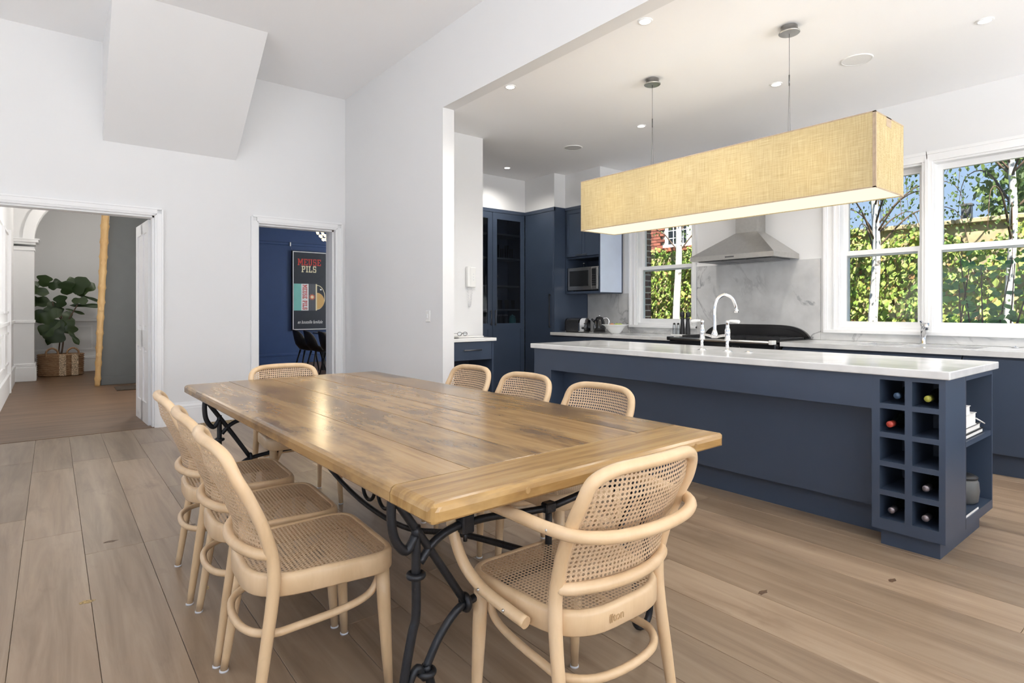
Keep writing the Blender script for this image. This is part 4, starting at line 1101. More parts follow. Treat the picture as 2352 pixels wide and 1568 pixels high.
# ------------------------------------------------------------------ dining table
TH = 0.762
tab = thing('dining_table', 'long worn timber dining table on a black wrought iron base', 'table', (1.222, 2.46, 0), math.radians(1.17))
TW, TL = 1.20, 2.70
TZ0 = TH - 0.045
EB = 0.195
pw = TW / 5
def board(x0, x1, y0, y1, mat, name, b=0.003):
    return part(name, MB().bbox(x0, x1, y0, y1, TZ0, TH, b, 2), mat, tab, world=False)
for k in range(5):
    x0, x1 = -TW / 2 + k * pw, -TW / 2 + (k + 1) * pw
    edge = k in (0, 4)
    if edge:
        oc = [(x0, -TL / 2 + EB), (x1, -TL / 2 + EB), (x1, TL / 2), (x0, TL / 2)]
        rr = [0.001, 0.001, 0.001, 0.03] if k == 0 else [0.001, 0.001, 0.03, 0.001]
        ol = rounded_poly(oc, rr, 5)
        nn = len(ol)
        mb = MB()
        prof = [(0.006, TZ0), (0.0, TZ0 + 0.006), (0.0, TH - 0.016), (0.004, TH - 0.006), (0.012, TH - 0.001), (0.02, TH)]
        rings = []
        for (ins, z) in prof:
            ring = []
            for p in ol:
                px_ = p.x + (ins if k == 0 and abs(p.x - x0) < 0.031 else 0) - (ins if k == 4 and abs(p.x - x1) < 0.031 else 0)
                py_ = p.y - (ins if p.y > TL / 2 - 0.031 else 0)
                ring.append((px_ + (0.0018 if k == 4 and abs(p.x - x0) < 1e-3 else 0) - (0.0018 if k == 0 and abs(p.x - x1) < 1e-3 else 0), py_, z))
            rings.append(ring)
        mb.loft(rings, smooth=False)
        mb.f.append(list(range(nn))[::-1]); mb.sm.append(False)
        o0 = (len(prof) - 1) * nn
        mb.f.append([o0 + i for i in range(nn)]); mb.sm.append(False)
        part('plank', mb, TABLEW, tab, world=False)
    else:
        board(x0 + 0.0018, x1 - 0.0018, -TL / 2 + EB, TL / 2, TABLEW, 'plank', 0.0012)
ol = rounded_poly([(-TW / 2, -TL / 2), (TW / 2, -TL / 2), (TW / 2, -TL / 2 + EB - 0.0035), (-TW / 2, -TL / 2 + EB - 0.0035)], [0.03, 0.03, 0.001, 0.001], 5)
rings = []
for (ins, z) in [(0.006, TZ0), (0, TZ0 + 0.006), (0.0, TH - 0.018), (0.004, TH - 0.008), (0.012, TH - 0.002), (0.022, TH)]:
    rings.append([(max(-TW / 2 + ins, min(TW / 2 - ins, p.x)), max(-TL / 2 + ins, p.y), z) for p in ol])
mb = MB().loft(rings, smooth=False); nn = len(ol)
mb.f.append(list(range(nn))[::-1]); mb.sm.append(False)
mb.f.append([5 * nn + i for i in range(nn)]); mb.sm.append(False)
part('end_board', mb, TABLEX, tab, world=False)
for (xx, yy) in ((-0.32, -TL / 2), (0.42, -TL / 2)):
    part('dowel', MB().cyl((xx, yy + 0.004, TZ0 + 0.024), (xx, yy - 0.0008, TZ0 + 0.024), 0.008), TABLEW, tab, world=False)
# wrought iron base
def bar(name, pts, r=0.012, n=6):
    return part(name, MB().tube(catmull(pts, n), r, 10), IRON, tab, world=False)
def collar(p, R=0.019, r=0.0085, axis='z'):
    pts = []
    for k in range(16):
        a = 2 * PI * k / 16
        v = {'z': (R * math.cos(a), R * math.sin(a), 0), 'x': (0, R * math.cos(a), R * math.sin(a)), 'y': (R * math.cos(a), 0, R * math.sin(a))}[axis]
        pts.append((p[0] + v[0], p[1] + v[1], p[2] + v[2]))
    return part('collar', MB().tube(pts, r, 8, True), IRON, tab, world=False)
def scroll(cx, cy, cz, r0, turns, sgn, start):
    pts = []
    n = int(18 * turns)
    for k in range(n + 1):
        a = start + sgn * 2 * PI * turns * k / n
        r = r0 * (1 - 0.72 * k / n)
        pts.append((cx + r * math.cos(a), cy, cz + r * math.sin(a)))
    return pts
for ty in (-1.085, 1.02):
    for s in (-1, 1):
        xl = s * 0.485
        # J bracket under the edge, hooked onto the leg bar
        bar('bracket', [(s * 0.555, ty, TZ0 - 0.002), (s * 0.558, ty, TZ0 - 0.06), (s * 0.548, ty, TZ0 - 0.12), (s * 0.515, ty, TZ0 - 0.16), (xl, ty, TZ0 - 0.125)], 0.0125)
        # leg bar, kinked, running into the foot scroll
        leg = [(xl, ty, TZ0 - 0.10), (xl, ty, 0.50), (xl, ty, 0.38), (xl + s * 0.012, ty, 0.33), (xl + s * 0.035, ty, 0.22), (xl + s * 0.045, ty, 0.12), (xl + s * 0.035, ty, 0.04), (xl + s * 0.0, ty, 0.0135), (xl - s * 0.04, ty, 0.03), (xl - s * 0.055, ty, 0.09), (xl - s * 0.05, ty, 0.16), (xl - s * 0.03, ty, 0.235)]
        part('leg', MB().tube(catmull(leg, 6), 0.0125, 10), IRON, tab, world=False)
        sc = [(xl - s * 0.028, ty, 0.20), (xl - s * 0.005, ty, 0.235), (xl + s * 0.02, ty, 0.20), (xl + s * 0.022, ty, 0.13), (xl + s * 0.004, ty, 0.085), (xl - s * 0.022, ty, 0.10), (xl - s * 0.025, ty, 0.14), (xl - s * 0.008, ty, 0.155)]
        bar('foot_scroll', sc, 0.011)
        collar((xl, ty, 0.485)); collar((xl - s * 0.032, ty, 0.215), 0.02)
        # upper arch and its diagonal
        bar('arch_bar', [(xl - s * 0.012, ty, 0.515), (xl - s * 0.05, ty, 0.555), (xl - s * 0.10, ty, 0.578), (xl - s * 0.155, ty, 0.585), (xl - s * 0.25, ty, 0.583), (xl - s * 0.36, ty, 0.57), (s * 0.02, ty, 0.56)], 0.0115)
        bar('diagonal', [(s * 0.545, ty, TZ0 - 0.02), (s * 0.44, ty, 0.54), (s * 0.33, ty, 0.37)], 0.0115)
        bar('top_bar', [(s * 0.56, ty, TZ0 - 0.015), (s * 0.45, ty, TZ0 - 0.06), (s * 0.325, ty, 0.60)], 0.010)
        part('block', MB().bbox(s * 0.325 - 0.02, s * 0.325 + 0.02, ty - 0.02, ty + 0.02, 0.56, 0.615, 0.004, 1), IRON, tab, world=False)
        part('finial', MB().ball((s * 0.325, ty, 0.632), 0.012).cyl((s * 0.325, ty, 0.56), (s * 0.325, ty, 0.535), 0.006), IRON, tab, world=False)
        # lower arch from the scroll to the middle
        bar('lower_arch', [(xl - s * 0.03, ty, 0.225), (xl - s * 0.07, ty, 0.29), (xl - s * 0.12, ty, 0.34), (xl - s * 0.17, ty, 0.36), (xl - s * 0.30, ty, 0.375), (0, ty, 0.38)], 0.0115)
        collar((s * 0.325, ty, 0.362), 0.02, 0.009, 'x')
    part('cross_rail', MB().box(-0.56, 0.56, ty - 0.012, ty + 0.012, TZ0 - 0.012, TZ0 - 0.0005), IRON, tab, world=False)
    part('centre_collar', MB().cyl((0, ty, 0.365), (0, ty, 0.565), 0.011).bbox(-0.022, 0.022, ty - 0.016, ty + 0.016, 0.545, 0.578, 0.005, 1).bbox(-0.02, 0.02, ty - 0.015, ty + 0.015, 0.365, 0.395, 0.005, 1), IRON, tab, world=False)
for s in (-1, 1):
    part('side_rail', MB().box(s * 0.50 - 0.008, s * 0.50 + 0.008, -1.085, 1.02, TZ0 - 0.03, TZ0 - 0.0005), IRON, tab, world=False)
bar('stretcher', [(0, -1.085, 0.40), (0, -0.6, 0.33), (0, -0.2, 0.235), (0, 0.15, 0.225), (0, 0.5, 0.27), (0, 1.02, 0.40)], 0.012)
for yy in (0.12,):
    for s in (-1, 1):
        pts = []
        for k in range(28):
            a = PI / 2 + s * 2 * PI * 1.35 * k / 27; r = 0.085 * (1 - 0.7 * k / 27)
            pts.append((0.0, yy + s * 0.09 + r * math.cos(a), 0.325 + r * math.sin(a)))
        bar('stretcher_scroll', pts, 0.009, 2)

# ------------------------------------------------------------------ bentwood cane chairs (local frame: sitter faces +y)
def cane_mesh(name, nu, nv, p, pos, ok):
    v = []; f = []
    for i in range(nu):
        for j in range(nv):
            if not ok((i + 0.5), (j + 0.5)): continue
            o = len(v)
            ring = [(i, j), (i + .5, j), (i + 1, j), (i + 1, j + .5), (i + 1, j + 1), (i + .5, j + 1), (i, j + 1), (i, j + .5)]
            h = 0.30; q = 0.215
            hole = [(i + .5 - q, j + .5 - q), (i + .5, j + .5 - h), (i + .5 + q, j + .5 - q), (i + .5 + h, j + .5), (i + .5 + q, j + .5 + q), (i + .5, j + .5 + h), (i + .5 - q, j + .5 + q), (i + .5 - h, j + .5)]
            v.extend([pos(a, b) for a, b in ring]); v.extend([pos(a, b) for a, b in hole])
            for k in range(8):
                k2 = (k + 1) % 8
                f.append((o + k, o + k2, o + 8 + k2, o + 8 + k))
    me = bpy.data.meshes.new(name); me.from_pydata(v, [], f); me.update()
    me.materials.append(CANE)
    return me
SEATC = [(0.232, 0.215), (-0.232, 0.215), (-0.20, -0.215), (0.20, -0.215)]
SEAT = rounded_poly(SEATC, [0.10, 0.10, 0.15, 0.15], 8)
def build_chair(name, label, arms):
    t = thing(name, label, 'chair')
    # seat ring
    rings = []
    for (ins, z) in [(0.004, 0.386), (0.0, 0.391), (0.0, 0.437), (0.004, 0.445), (0.012, 0.449), (0.019, 0.4475), (0.023, 0.444), (0.025, 0.42), (0.025, 0.388)]:
        rings.append([(q.x, q.y, z) for q in inset(SEAT, ins)])
    sf = part('seat_frame', MB().loft(rings, True), BEECH, t, world=False)
    pit = 0.0125
    inn = inset(SEAT, 0.017)
    me = cane_mesh('seat_cane', 36, 36, pit, lambda a, b: ((a - 18) * pit, (b - 18) * pit, 0.4455 - 0.004 * (1 - min(1, ((a - 18) / 17) ** 2)) * (1 - min(1, ((b - 18) / 17) ** 2))), lambda a, b: inside(inn, (a - 18) * pit, (b - 18) * pit))
    link('seat_cane', me, t)
    # back hoop in one bent piece from foot to foot
    half = [(0.215, -0.212, 0.006), (0.206, -0.180, 0.22), (0.200, -0.152, 0.44), (0.203, -0.172, 0.56), (0.209, -0.218, 0.67), (0.208, -0.250, 0.73), (0.192, -0.272, 0.782), (0.140, -0.293, 0.806), (0.07, -0.306, 0.811), (0, -0.310, 0.812)]
    half = [(a, b, c if c < 0.5 else 0.44 + (c - 0.44) * 1.035) for (a, b, c) in half]
    full = half + [(-a, b, c) for (a, b, c) in half[::-1][1:]]
    rad = [0.0125, 0.0165, 0.0185, 0.0175, 0.0165, 0.0165, 0.0165, 0.016, 0.016, 0.016]
    radf = rad + rad[::-1][1:]
    part('back_hoop', MB().tube(catmull(full, 5), lerp_list(radf, 5), 12), BEECH, t, world=False)
    def ypost(z):
        zs = [0.44, 0.564, 0.678, 0.740, 0.794, 0.825]; ys = [-0.152, -0.172, -0.218, -0.247, -0.257, -0.260]
        for k in range(5):
            if z <= zs[k + 1]: return ys[k] + (ys[k + 1] - ys[k]) * (z - zs[k]) / (zs[k + 1] - zs[k])
        return ys[-1]
    px_ = 0.0125
    outl = rounded_poly([(0.200, 0.523), (0.203, 0.818), (-0.203, 0.818), (-0.200, 0.523)], [0.005, 0.07, 0.07, 0.005], 6)
    def posb(a, b):
        x = (a - 17) * px_; z = 0.523 + b * px_
        return (x, ypost(z) - 0.050 * (1 - min(1, (x / 0.205) ** 2)), z)
    me = cane_mesh('back_cane', 34, 25, px_, posb, lambda a, b: inside(outl, (a - 17) * px_, 0.523 + b * px_))
    link('back_cane', me, t)
    part('back_rail', MB().tube(catmull([(0.200, -0.163, 0.513), (0.17, -0.190, 0.513), (0.09, -0.220, 0.513), (0, -0.230, 0.513), (-0.09, -0.220, 0.513), (-0.17, -0.190, 0.513), (-0.200, -0.163, 0.513)], 4), 0.0155, 10), BEECH, t, world=False)
    for s in (-1, 1):
        part('leg', MB().tube([(s * 0.192, 0.170, 0.392), (s * 0.195, 0.174, 0.29), (s * 0.199, 0.182, 0.12), (s * 0.203, 0.188, 0.006)], [0.0215, 0.021, 0.0165, 0.0125], 14), BEECH, t, world=False)
        part('foot_pad', MB().cyl((s * 0.203, 0.188, 0), (s * 0.203, 0.188, 0.0058), 0.0145), PADWHITE, t, world=False)
        part('foot_pad', MB().cyl((s * 0.215, -0.212, 0), (s * 0.215, -0.212, 0.0058), 0.0145), PADWHITE, t, world=False)
    hp = [(0.150, 0.175, 0.385), (0.164, 0.166, 0.345), (0.171, 0.13, 0.308), (0.174, 0.05, 0.290), (0.178, -0.08, 0.283), (0.172, -0.150, 0.280), (0.11, -0.205, 0.278), (0, -0.222, 0.278)]
    hf = hp + [(-a, b, c) for (a, b, c) in hp[::-1][1:]]
    part('stretcher_hoop', MB().tube(catmull(hf, 4), 0.0115, 10), BEECH, t, world=False)
    if arms:
        ah = [(0.236, -0.085, 0.408), (0.244, -0.01, 0.419), (0.255, 0.08, 0.440), (0.266, 0.15, 0.485), (0.273, 0.192, 0.56), (0.275, 0.198, 0.62), (0.270, 0.165, 0.668), (0.262, 0.08, 0.678), (0.252, -0.06, 0.676), (0.242, -0.17, 0.672), (0.212, -0.252, 0.668), (0.13, -0.298, 0.664), (0.0, -0.313, 0.662)]
        af = ah + [(-a, b, c) for (a, b, c) in ah[::-1][1:]]
        part('arm_hoop', MB().tube(catmull(af, 5), 0.0158, 12), BEECH, t, world=False)
        for s in (-1, 1):
            for (xx, yy, zz) in ((0.259, -0.02, 0.420), (0.270, 0.075, 0.441), (0.253, -0.180, 0.672)):
                part('bolt', MB().ball((s * xx, yy, zz), 0.0045, 8, 6), STEEL, t, world=False)
        st = text_mb('llton', 0.03, 0, 0.0004, 0.0004)
        xform(st, Matrix.Translation((-0.045, -0.2158, 0.416)) @ Matrix.Rotation(PI / 2, 4, 'X'))
        part('maker_stamp', st, STAMP, t, world=False)
    return t
G1 = 'cane chairs around the dining table'
ch0 = build_chair('cane_chair', 'bentwood cane chair on the near left of the table', False)
chairs = [
    ((0.645, 1.86), -93, 'cane chair on the left long side of the table, nearest the camera'),
    ((0.655, 2.33), -93, 'cane chair on the left long side of the table, middle of three'),
    ((0.660, 2.85), -93, 'cane chair on the left long side of the table, farthest of three'),
    ((1.775, 1.90), 90, 'cane chair on the island side of the table, nearest the camera'),
    ((1.80, 2.48), 90, 'cane chair on the island side of the table, middle of three'),
    ((1.82, 3.05), 90, 'cane chair on the island side of the table beside the white pier'),
    ((1.19, 3.63), 180, 'cane chair at the far end of the table before the blue doorway'),
]
for k, ((x_, y_), a, lb) in enumerate(chairs):
    o = ch0 if k == 0 else dup_tree(ch0)
    o.location = (x_, y_, 0); o.rotation_euler = (0, 0, math.radians(a)); o['label'] = lb; o['group'] = G1
arm = build_chair('cane_armchair', 'cane armchair with bent arms at the near end of the table', True)
arm.location = (1.165, 1.195, 0); arm.rotation_euler = (0, 0, math.radians(0))

t = thing('floor_register', 'patterned brass floor register along the skirting of the door wall', 'vent', (1.42, 6.72, 0))
BRASS = plain('aged_brass', (0.36, 0.25, 0.10), 0.4, 0.8, noise=0.3, nscale=80)
part('frame', MB().box(1.22, 1.62, 6.66, 6.675, 0, 0.006).box(1.22, 1.62, 6.765, 6.78, 0, 0.006).box(1.22, 1.235, 6.675, 6.765, 0, 0.006).box(1.605, 1.62, 6.675, 6.765, 0, 0.006), BRASS, t)
for k in range(12):
    part('slat', MB().box(1.245 + k * 0.03, 1.259 + k * 0.03, 6.675, 6.765, 0, 0.005), BRASS, t)
# ------------------------------------------------------------------ hall beyond the double door
YH = 14.1
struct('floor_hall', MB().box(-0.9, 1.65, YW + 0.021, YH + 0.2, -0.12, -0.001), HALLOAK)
struct('trim_threshold', MB().bbox(D1[0], D1[1], YW + 0.0, YW + 0.11, -0.003, 0.004, 0.002, 1), HALLOAK)
struct('wall_hall_end', MB().box(-0.7, 1.65, YH, YH + 0.15, 0, 3.5), W_WALL)
struct('wall_hall_left', MB().box(-0.65, -0.5, YW + 0.31, YH, 0, 3.5), W_WALL)
struct('wall_hall_right', MB().box(1.50, 1.65, YW + 0.30, YH, 0, 3.5), W_WALL)
struct('ceiling_hall', MB().box(-0.7, 1.65, YW + 0.30, YH, 3.5, 3.6), W_CEIL)
hw = setting('trim_hall_panelling', (0, YH, 0))
part('dado_rail', MB().bbox(-0.5, 1.5, YH - 0.03, YH, 0.98, 1.03, 0.008, 2), W_TRIM, hw)
part('skirting', MB().box(-0.5, 1.5, YH - 0.025, YH, 0, 0.24).bbox(-0.5, 1.5, YH - 0.035, YH, 0.24, 0.30, 0.01, 2), W_TRIM, hw)
for k in range(4):
    xa = -0.42 + k * 0.60 - 0.05
    xb = xa + 0.50
    mb = MB()
    for (a, b, c, d_) in ((xa, xb, 0.42, 0.45), (xa, xb, 0.87, 0.90), (xa, xa + 0.03, 0.45, 0.87), (xb - 0.03, xb, 0.45, 0.87)):
        mb.box(a, b, YH - 0.015, YH, c, d_)
    part('panel_moulding', mb, W_TRIM, hw)
hl = setting('trim_hall_left_panelling', (-0.5, 9.5, 0))
part('dado_rail', MB().bbox(-0.5, -0.47, 7.2, 12.5, 0.98, 1.03, 0.008, 2), W_TRIM, hl)
part('skirting', MB().box(-0.5, -0.475, 7.2, 12.5, 0, 0.24).bbox(-0.5, -0.465, 7.2, 12.5, 0.24, 0.29, 0.008, 2), W_TRIM, hl)
for (ya, yb) in ((7.5, 8.5), (8.8, 9.8), (10.1, 11.0)):
    for (za, zb) in ((0.42, 0.88), (1.15, 2.3)):
        mb = MB()
        for (a, b, c, d_) in ((ya, yb, za, za + 0.03), (ya, yb, zb - 0.03, zb), (ya, ya + 0.03, za + 0.03, zb - 0.03), (yb - 0.03, yb, za + 0.03, zb - 0.03)):
            mb.box(-0.5, -0.482, a, b, c, d_)
        part('panel_moulding', mb, W_TRIM, hl)
part('door_casing', MB().box(-0.5, -0.46, 11.0, 11.12, 0, 2.35), W_TRIM, hl)
t = thing('door_lever', 'polished lever handle on the panelled hall side at far left', 'handle', (-0.5, 8.6, 0.80))
part('rose', MB().cyl((-0.5, 7.62, 0.80), (-0.485, 7.62, 0.80), 0.026), STEEL, t)
part('lever', MB().tube([(-0.485, 7.62, 0.80), (-0.445, 7.62, 0.80), (-0.435, 7.66, 0.80), (-0.432, 7.74, 0.80)], 0.009, 10), CHROME, t)
# arch on pilasters
ar = setting('wall_hall_arch', (0.6, 12.75, 0))
AY0, AY1 = 12.65, 13.05
PXL = -0.235
SPR = 2.40
part('pilaster', MB().box(-0.5, PXL, AY0, AY1, 0.25, SPR - 0.14), W_WALL, ar)
part('pilaster_base', MB().bbox(-0.5, PXL + 0.03, AY0 - 0.03, AY1, 0, 0.24, 0.006, 1).bbox(-0.5, PXL + 0.02, AY0 - 0.02, AY1, 0.24, 0.30, 0.008, 1), W_TRIM, ar)
part('capital', MB().box(-0.5, PXL + 0.01, AY0 - 0.015, AY1, SPR - 0.20, SPR - 0.17).box(-0.5, PXL + 0.02, AY0 - 0.02, AY1, SPR - 0.10, SPR - 0.06).box(-0.5, PXL + 0.055, AY0 - 0.05, AY1, SPR - 0.06, SPR - 0.02).box(-0.5, PXL + 0.07, AY0 - 0.06, AY1, SPR - 0.02, SPR), W_TRIM, ar)
part('dado_band', MB().bbox(-0.5, PXL + 0.015, AY0 - 0.02, AY1, 0.98, 1.03, 0.006, 1), W_TRIM, ar)
R_ = 0.87; ACX = PXL + R_
pts = [(ACX + R_ * math.cos(PI - PI * k / 24), SPR + R_ * math.sin(PI - PI * k / 24)) for k in range(25)]
for k in range(24):
    (xa, za), (xb, zb) = pts[k], pts[k + 1]
    mb = MB().prism([(xa, za), (xb, zb), (xb, 3.5), (xa, 3.5)], AY0, AY1, 'y')
    if k == 0: mball = mb
    else: mball.add(mb.v, mb.f)
mball.box(-0.5, PXL, AY0, AY1, SPR, 3.5)
part('spandrel', mball, W_WALL, ar)
mb = MB()
for k in range(24):
    a0, a1_ = PI - PI * k / 24, PI - PI * (k + 1) / 24
    q = [(ACX + r * math.cos(a), SPR + r * math.sin(a)) for (r, a) in ((R_, a0), (R_, a1_), (R_ + 0.15, a1_), (R_ + 0.15, a0))]
    mb.prism(q, AY0 - 0.02, AY0, 'y')
part('archivolt', mb, W_TRIM, ar)
# grey understair wall and carved leaning pole
t = setting('wall_understair', (1.0, 11.3, 0))
part('panel', MB().prism([(0.60, 0.0), (1.50, 0.0), (1.50, 3.5), (0.76, 3.5)], 11.28, 11.38, 'y'), GREYW, t)
part('skirting', MB().bbox(0.61, 1.5, 11.262, 11.28, 0, 0.13, 0.004, 1), GREYW, t)
t = thing('carved_pole', 'tall honey coloured carved timber pole beside the grey hall wall', 'pole', (0.555, 11.2, 0))
pp = []; rr = []
N_ = 90
for k in range(N_ + 1):
    z = 3.4 * k / N_
    ph = (z / 0.24) % 1.0
    bump = 0.012 * math.exp(-((ph - 0.5) / 0.12) ** 2)
    pp.append((0.56 + 0.13 * z / 3.4, 11.2, z)); rr.append(0.036 + 0.022 * z / 3.4 + bump)
part('shaft', MB().tube(pp, rr, 14), PINE, t)
for k in range(8):
    z = 0.5 + k * 0.36
    part('knot', MB().lathe([(0.034, 0), (0.03, 0.012), (0.014, 0.016), (0.0001, 0.012)], (0.56 + 0.13 * z / 3.4, 11.15, z), 12, True, 'y'), PINE, t)
single('doormat', MB().bbox(0.75, 1.45, 10.35, 10.85, 0.0, 0.012, 0.004, 1), RUG, 'dark woven mat on the hall floor before the grey wall', 'mat', (1.1, 10.6, 0))
# hall chandelier, only its lowest crystals show
t = thing('hall_chandelier', 'small crystal chandelier hanging in the hall', 'chandelier', (0.62, 12.2, 2.82))
for r_ in range(2):
    for k in range(8):
        a = 2 * PI * k / 8
        part('crystal', MB().lathe([(0.0001, 0), (0.018, 0.02), (0.014, 0.05), (0.0001, 0.06)], (0.55 + (0.13 - 0.03 * r_) * math.cos(a), 12.2 + (0.13 - 0.03 * r_) * math.sin(a), 2.88 - 0.09 * r_ + 0.05), 8), CRYSTALW, t)
part('frame', MB().lathe([(0.15, 0.0), (0.15, 0.02), (0.02, 0.03), (0.01, 0.5)], (0.55, 12.2, 3.0), 16), STEEL, t)
lp = bpy.data.lights.new('bulb', 'POINT'); lp.energy = 26; lp.color = (1.0, 0.95, 0.88); lp.shadow_soft_size = 0.1
o = link('bulb', lp, t); o.location = (-0.07, 0, -0.10)

# fiddle leaf fig in its basket
FXp, FYp = 0.13, 13.45
t = thing('woven_basket', 'two tone woven basket with loop handles holding the fig plant', 'basket', (FXp, FYp, 0))
prof = [(0.25, 0.0)]
for k in range(11):
    z = 0.005 + k * 0.036
    prof += [(0.262 + 0.006 * (k / 10), z + 0.004), (0.275 + 0.006 * (k / 10), z + 0.018), (0.262 + 0.006 * (k / 10), z + 0.034)]
prof += [(0.24, 0.402), (0.23, 0.36), (0.0001, 0.35)]
part('body', MB().lathe(prof, (FXp, FYp, 0), 36, True, 'z', 1.25, 0.8), WICKER, t)
for s in (-1, 1):
    cxh = FXp + s * 0.15 + 0.02
    part('handle', MB().tube(catmull([(cxh - 0.085, FYp - 0.20, 0.36), (cxh - 0.075, FYp - 0.2, 0.46), (cxh, FYp - 0.2, 0.51), (cxh + 0.075, FYp - 0.2, 0.46), (cxh + 0.085, FYp - 0.20, 0.36)], 5), 0.016, 8), WICKER, t)
for k, xs in enumerate((0.02, 0.20)):
    part('pale_band', MB().prism([(FXp + xs - 0.05, FYp - 0.235 + 0.012 * k), (FXp + xs + 0.05, FYp - 0.228 + 0.02 * k), (FXp + xs + 0.05, FYp - 0.18), (FXp + xs - 0.05, FYp - 0.18)], 0.01, 0.395), PADWHITE if False else plain('pale_weave%d' % k, (0.52, 0.40, 0.27), 0.9, noise=0.7, nscale=60), t)
fig = thing('fiddle_leaf_fig', 'fiddle leaf fig plant with broad dark leaves in the hall', 'plant', (FXp, FYp, 0.352))
part('stem', MB().tube(catmull([(FXp, FYp, 0.353), (FXp + 0.03, FYp, 0.6), (FXp + 0.03, FYp, 0.85), (FXp + 0.0, FYp, 1.1)], 5), 0.014, 8).tube(catmull([(FXp + 0.03, FYp, 0.8), (FXp + 0.10, FYp - 0.03, 1.0), (FXp + 0.24, FYp - 0.05, 1.3)], 5), 0.010, 8).tube([(FXp + 0.01, FYp, 1.0), (FXp - 0.1, FYp, 1.2), (FXp - 0.12, FYp, 1.35)], 0.009, 8).tube([(FXp - 0.04, FYp, 0.353), (FXp - 0.01, FYp, 0.7), (FXp + 0.03, FYp, 0.85)], 0.009, 8), TWIG, fig)
def fig_leaf_mesh():
    mb = MB(); nL = 16
    w0 = [0.02, 0.28, 0.36, 0.33, 0.30, 0.42, 0.48, 0.38, 0.03]
    wid = [max(0.01, q.x) for q in catmull([(q, i, 0) for i, q in enumerate(w0)], 2)]
    v = []; f = []
    for i in range(nL + 1):
        y = i / nL
        zc = -0.25 * y * y
        for j in range(5):
            u = (j - 2) / 2
            v.append((u * wid[i] * 0.78, y, zc + 0.10 * abs(u) * wid[i] + 0.015 * math.sin(i * 0.85 + j)))
    for i in range(nL):
        for j in range(4):
            f.append((i * 5 + j, i * 5 + j + 1, (i + 1) * 5 + j + 1, (i + 1) * 5 + j))
    mb.add(v, f, True)
    me = mb.mesh('leaf'); me.materials.append(FIGLEAF)
    return me
flm = fig_leaf_mesh()
rf = random.Random(11)
figspots = [(345, 640, 262, 600, .8), (365, 645, 375, 570, 1.1), (395, 650, 445, 620, 1), (400, 690, 265, 655, .8), (408, 752, 255, 742, 1), (500, 700, 495, 605, 1.1), (548, 695, 600, 570, 1.1), (558, 700, 655, 605, .9), (550, 690, 518, 568, .6), (560, 697, 700, 737, .25), (525, 742, 618, 738, .7), (515, 775, 705, 772, .25), (490, 800, 605, 837, .25), (485, 800, 302, 868, .7), (470, 805, 350, 890, .9), (465, 880, 415, 1040, 1.1), (455, 880, 352, 978, 1), (500, 815, 505, 910, 1), (508, 875, 520, 980, 1.1), (510, 950, 566, 1058, .4), (440, 900, 383, 1058, .4), (470, 790, 460, 705, 1), (480, 880, 440, 960, 1), (420, 745, 400, 830, .9)]
for k, (xa, ya, xb, yb, wf_) in enumerate(figspots):
    o = link('leaf', flm, fig)
    A = Vector(((xa - 466) / 394, rf.uniform(-0.10, 0.06), 0.459 + (1100 - ya) / 394)); B = Vector(((xb - 466) / 394, A.y + rf.uniform(-0.12, 0.0), 0.459 + (1100 - yb) / 394))
    dv = B - A; L_ = max(0.22, dv.length)
    yv = dv.normalized()
    nz_ = Vector((rf.uniform(-0.3, 0.3), -1.0, rf.uniform(0.1, 0.7))); nz_ = (nz_ - yv * nz_.dot(yv)).normalized()
    xv = yv.cross(nz_)
    o.location = (A.x, A.y, A.z - 0.352)
    o.rotation_euler = Matrix((xv, yv, nz_)).transposed().to_euler()
    wd = max(0.30, L_) * wf_
    o.scale = (wd, L_, L_ * 0.6)

# ------------------------------------------------------------------ blue room beyond the narrow door
YB = 13.35
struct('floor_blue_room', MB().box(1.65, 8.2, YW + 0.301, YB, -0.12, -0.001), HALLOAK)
struct('wall_blue_end', MB().box(1.65, 8.2, YB, YB + 0.15, 0, 3.5), BLUEW)
struct('wall_blue_right', MB().box(8.2, 8.35, YW + 0.3, YB + 0.15, 0, 3.5), BLUEW)
struct('wall_blue_left', MB().box(1.651, 1.67, YW + 0.31, YB, 0, 3.5), BLUEW)
struct('ceiling_blue_room', MB().box(1.65, 8.2, YW + 0.30, YB, 3.5, 3.6), W_CEIL)
struct('baseboard_blue', MB().box(1.67, 8.2, YB - 0.025, YB, 0, 0.17).bbox(1.67, 8.2, YB - 0.035, YB, 0.17, 0.23, 0.01, 2), BLUEW)
struct('trim_picture_rail', MB().bbox(1.67, 8.2, YB - 0.03, YB, 2.66, 2.72, 0.01, 2), BLUEW)
# poster
QX0, QX1, QZ0, QZ1, QY = 4.24, 5.04, 0.74, 2.545, YB - 0.065
t = thing('framed_poster', 'tall framed beer poster reading MEUSE PILS on the blue wall', 'poster', ((QX0 + QX1) / 2, YB, QZ0))
part('frame', MB().box(QX0, QX1, QY, YB - 0.002, QZ0, QZ1), BLACKM, t)
pr = part('print', MB().box(QX0 + 0.012, QX1 - 0.012, QY - 0.003, QY, QZ0 + 0.012, QZ1 - 0.012), P_WHITE, t)
part('field', MB().box(QX0 + 0.03, QX1 - 0.03, QY - 0.005, QY - 0.003, QZ0 + 0.03, QZ1 - 0.03), P_DARK, pr)
yq = QY - 0.0055
def pbox(name, x0, x1, z0, z1, m, dy=0): return part(name, MB().box(x0, x1, yq - 0.001 - dy, yq, z0, z1), m, pr)
pbox('teal_panel', QX0 + 0.03, QX0 + 0.20, 1.19, 1.80, P_TEAL)
pbox('white_panel', QX0 + 0.20, QX0 + 0.365, 1.19, 1.80, P_WHITE)
pbox('grey_panel', QX0 + 0.365, QX0 + 0.53, 1.19, 1.80, P_GREY)
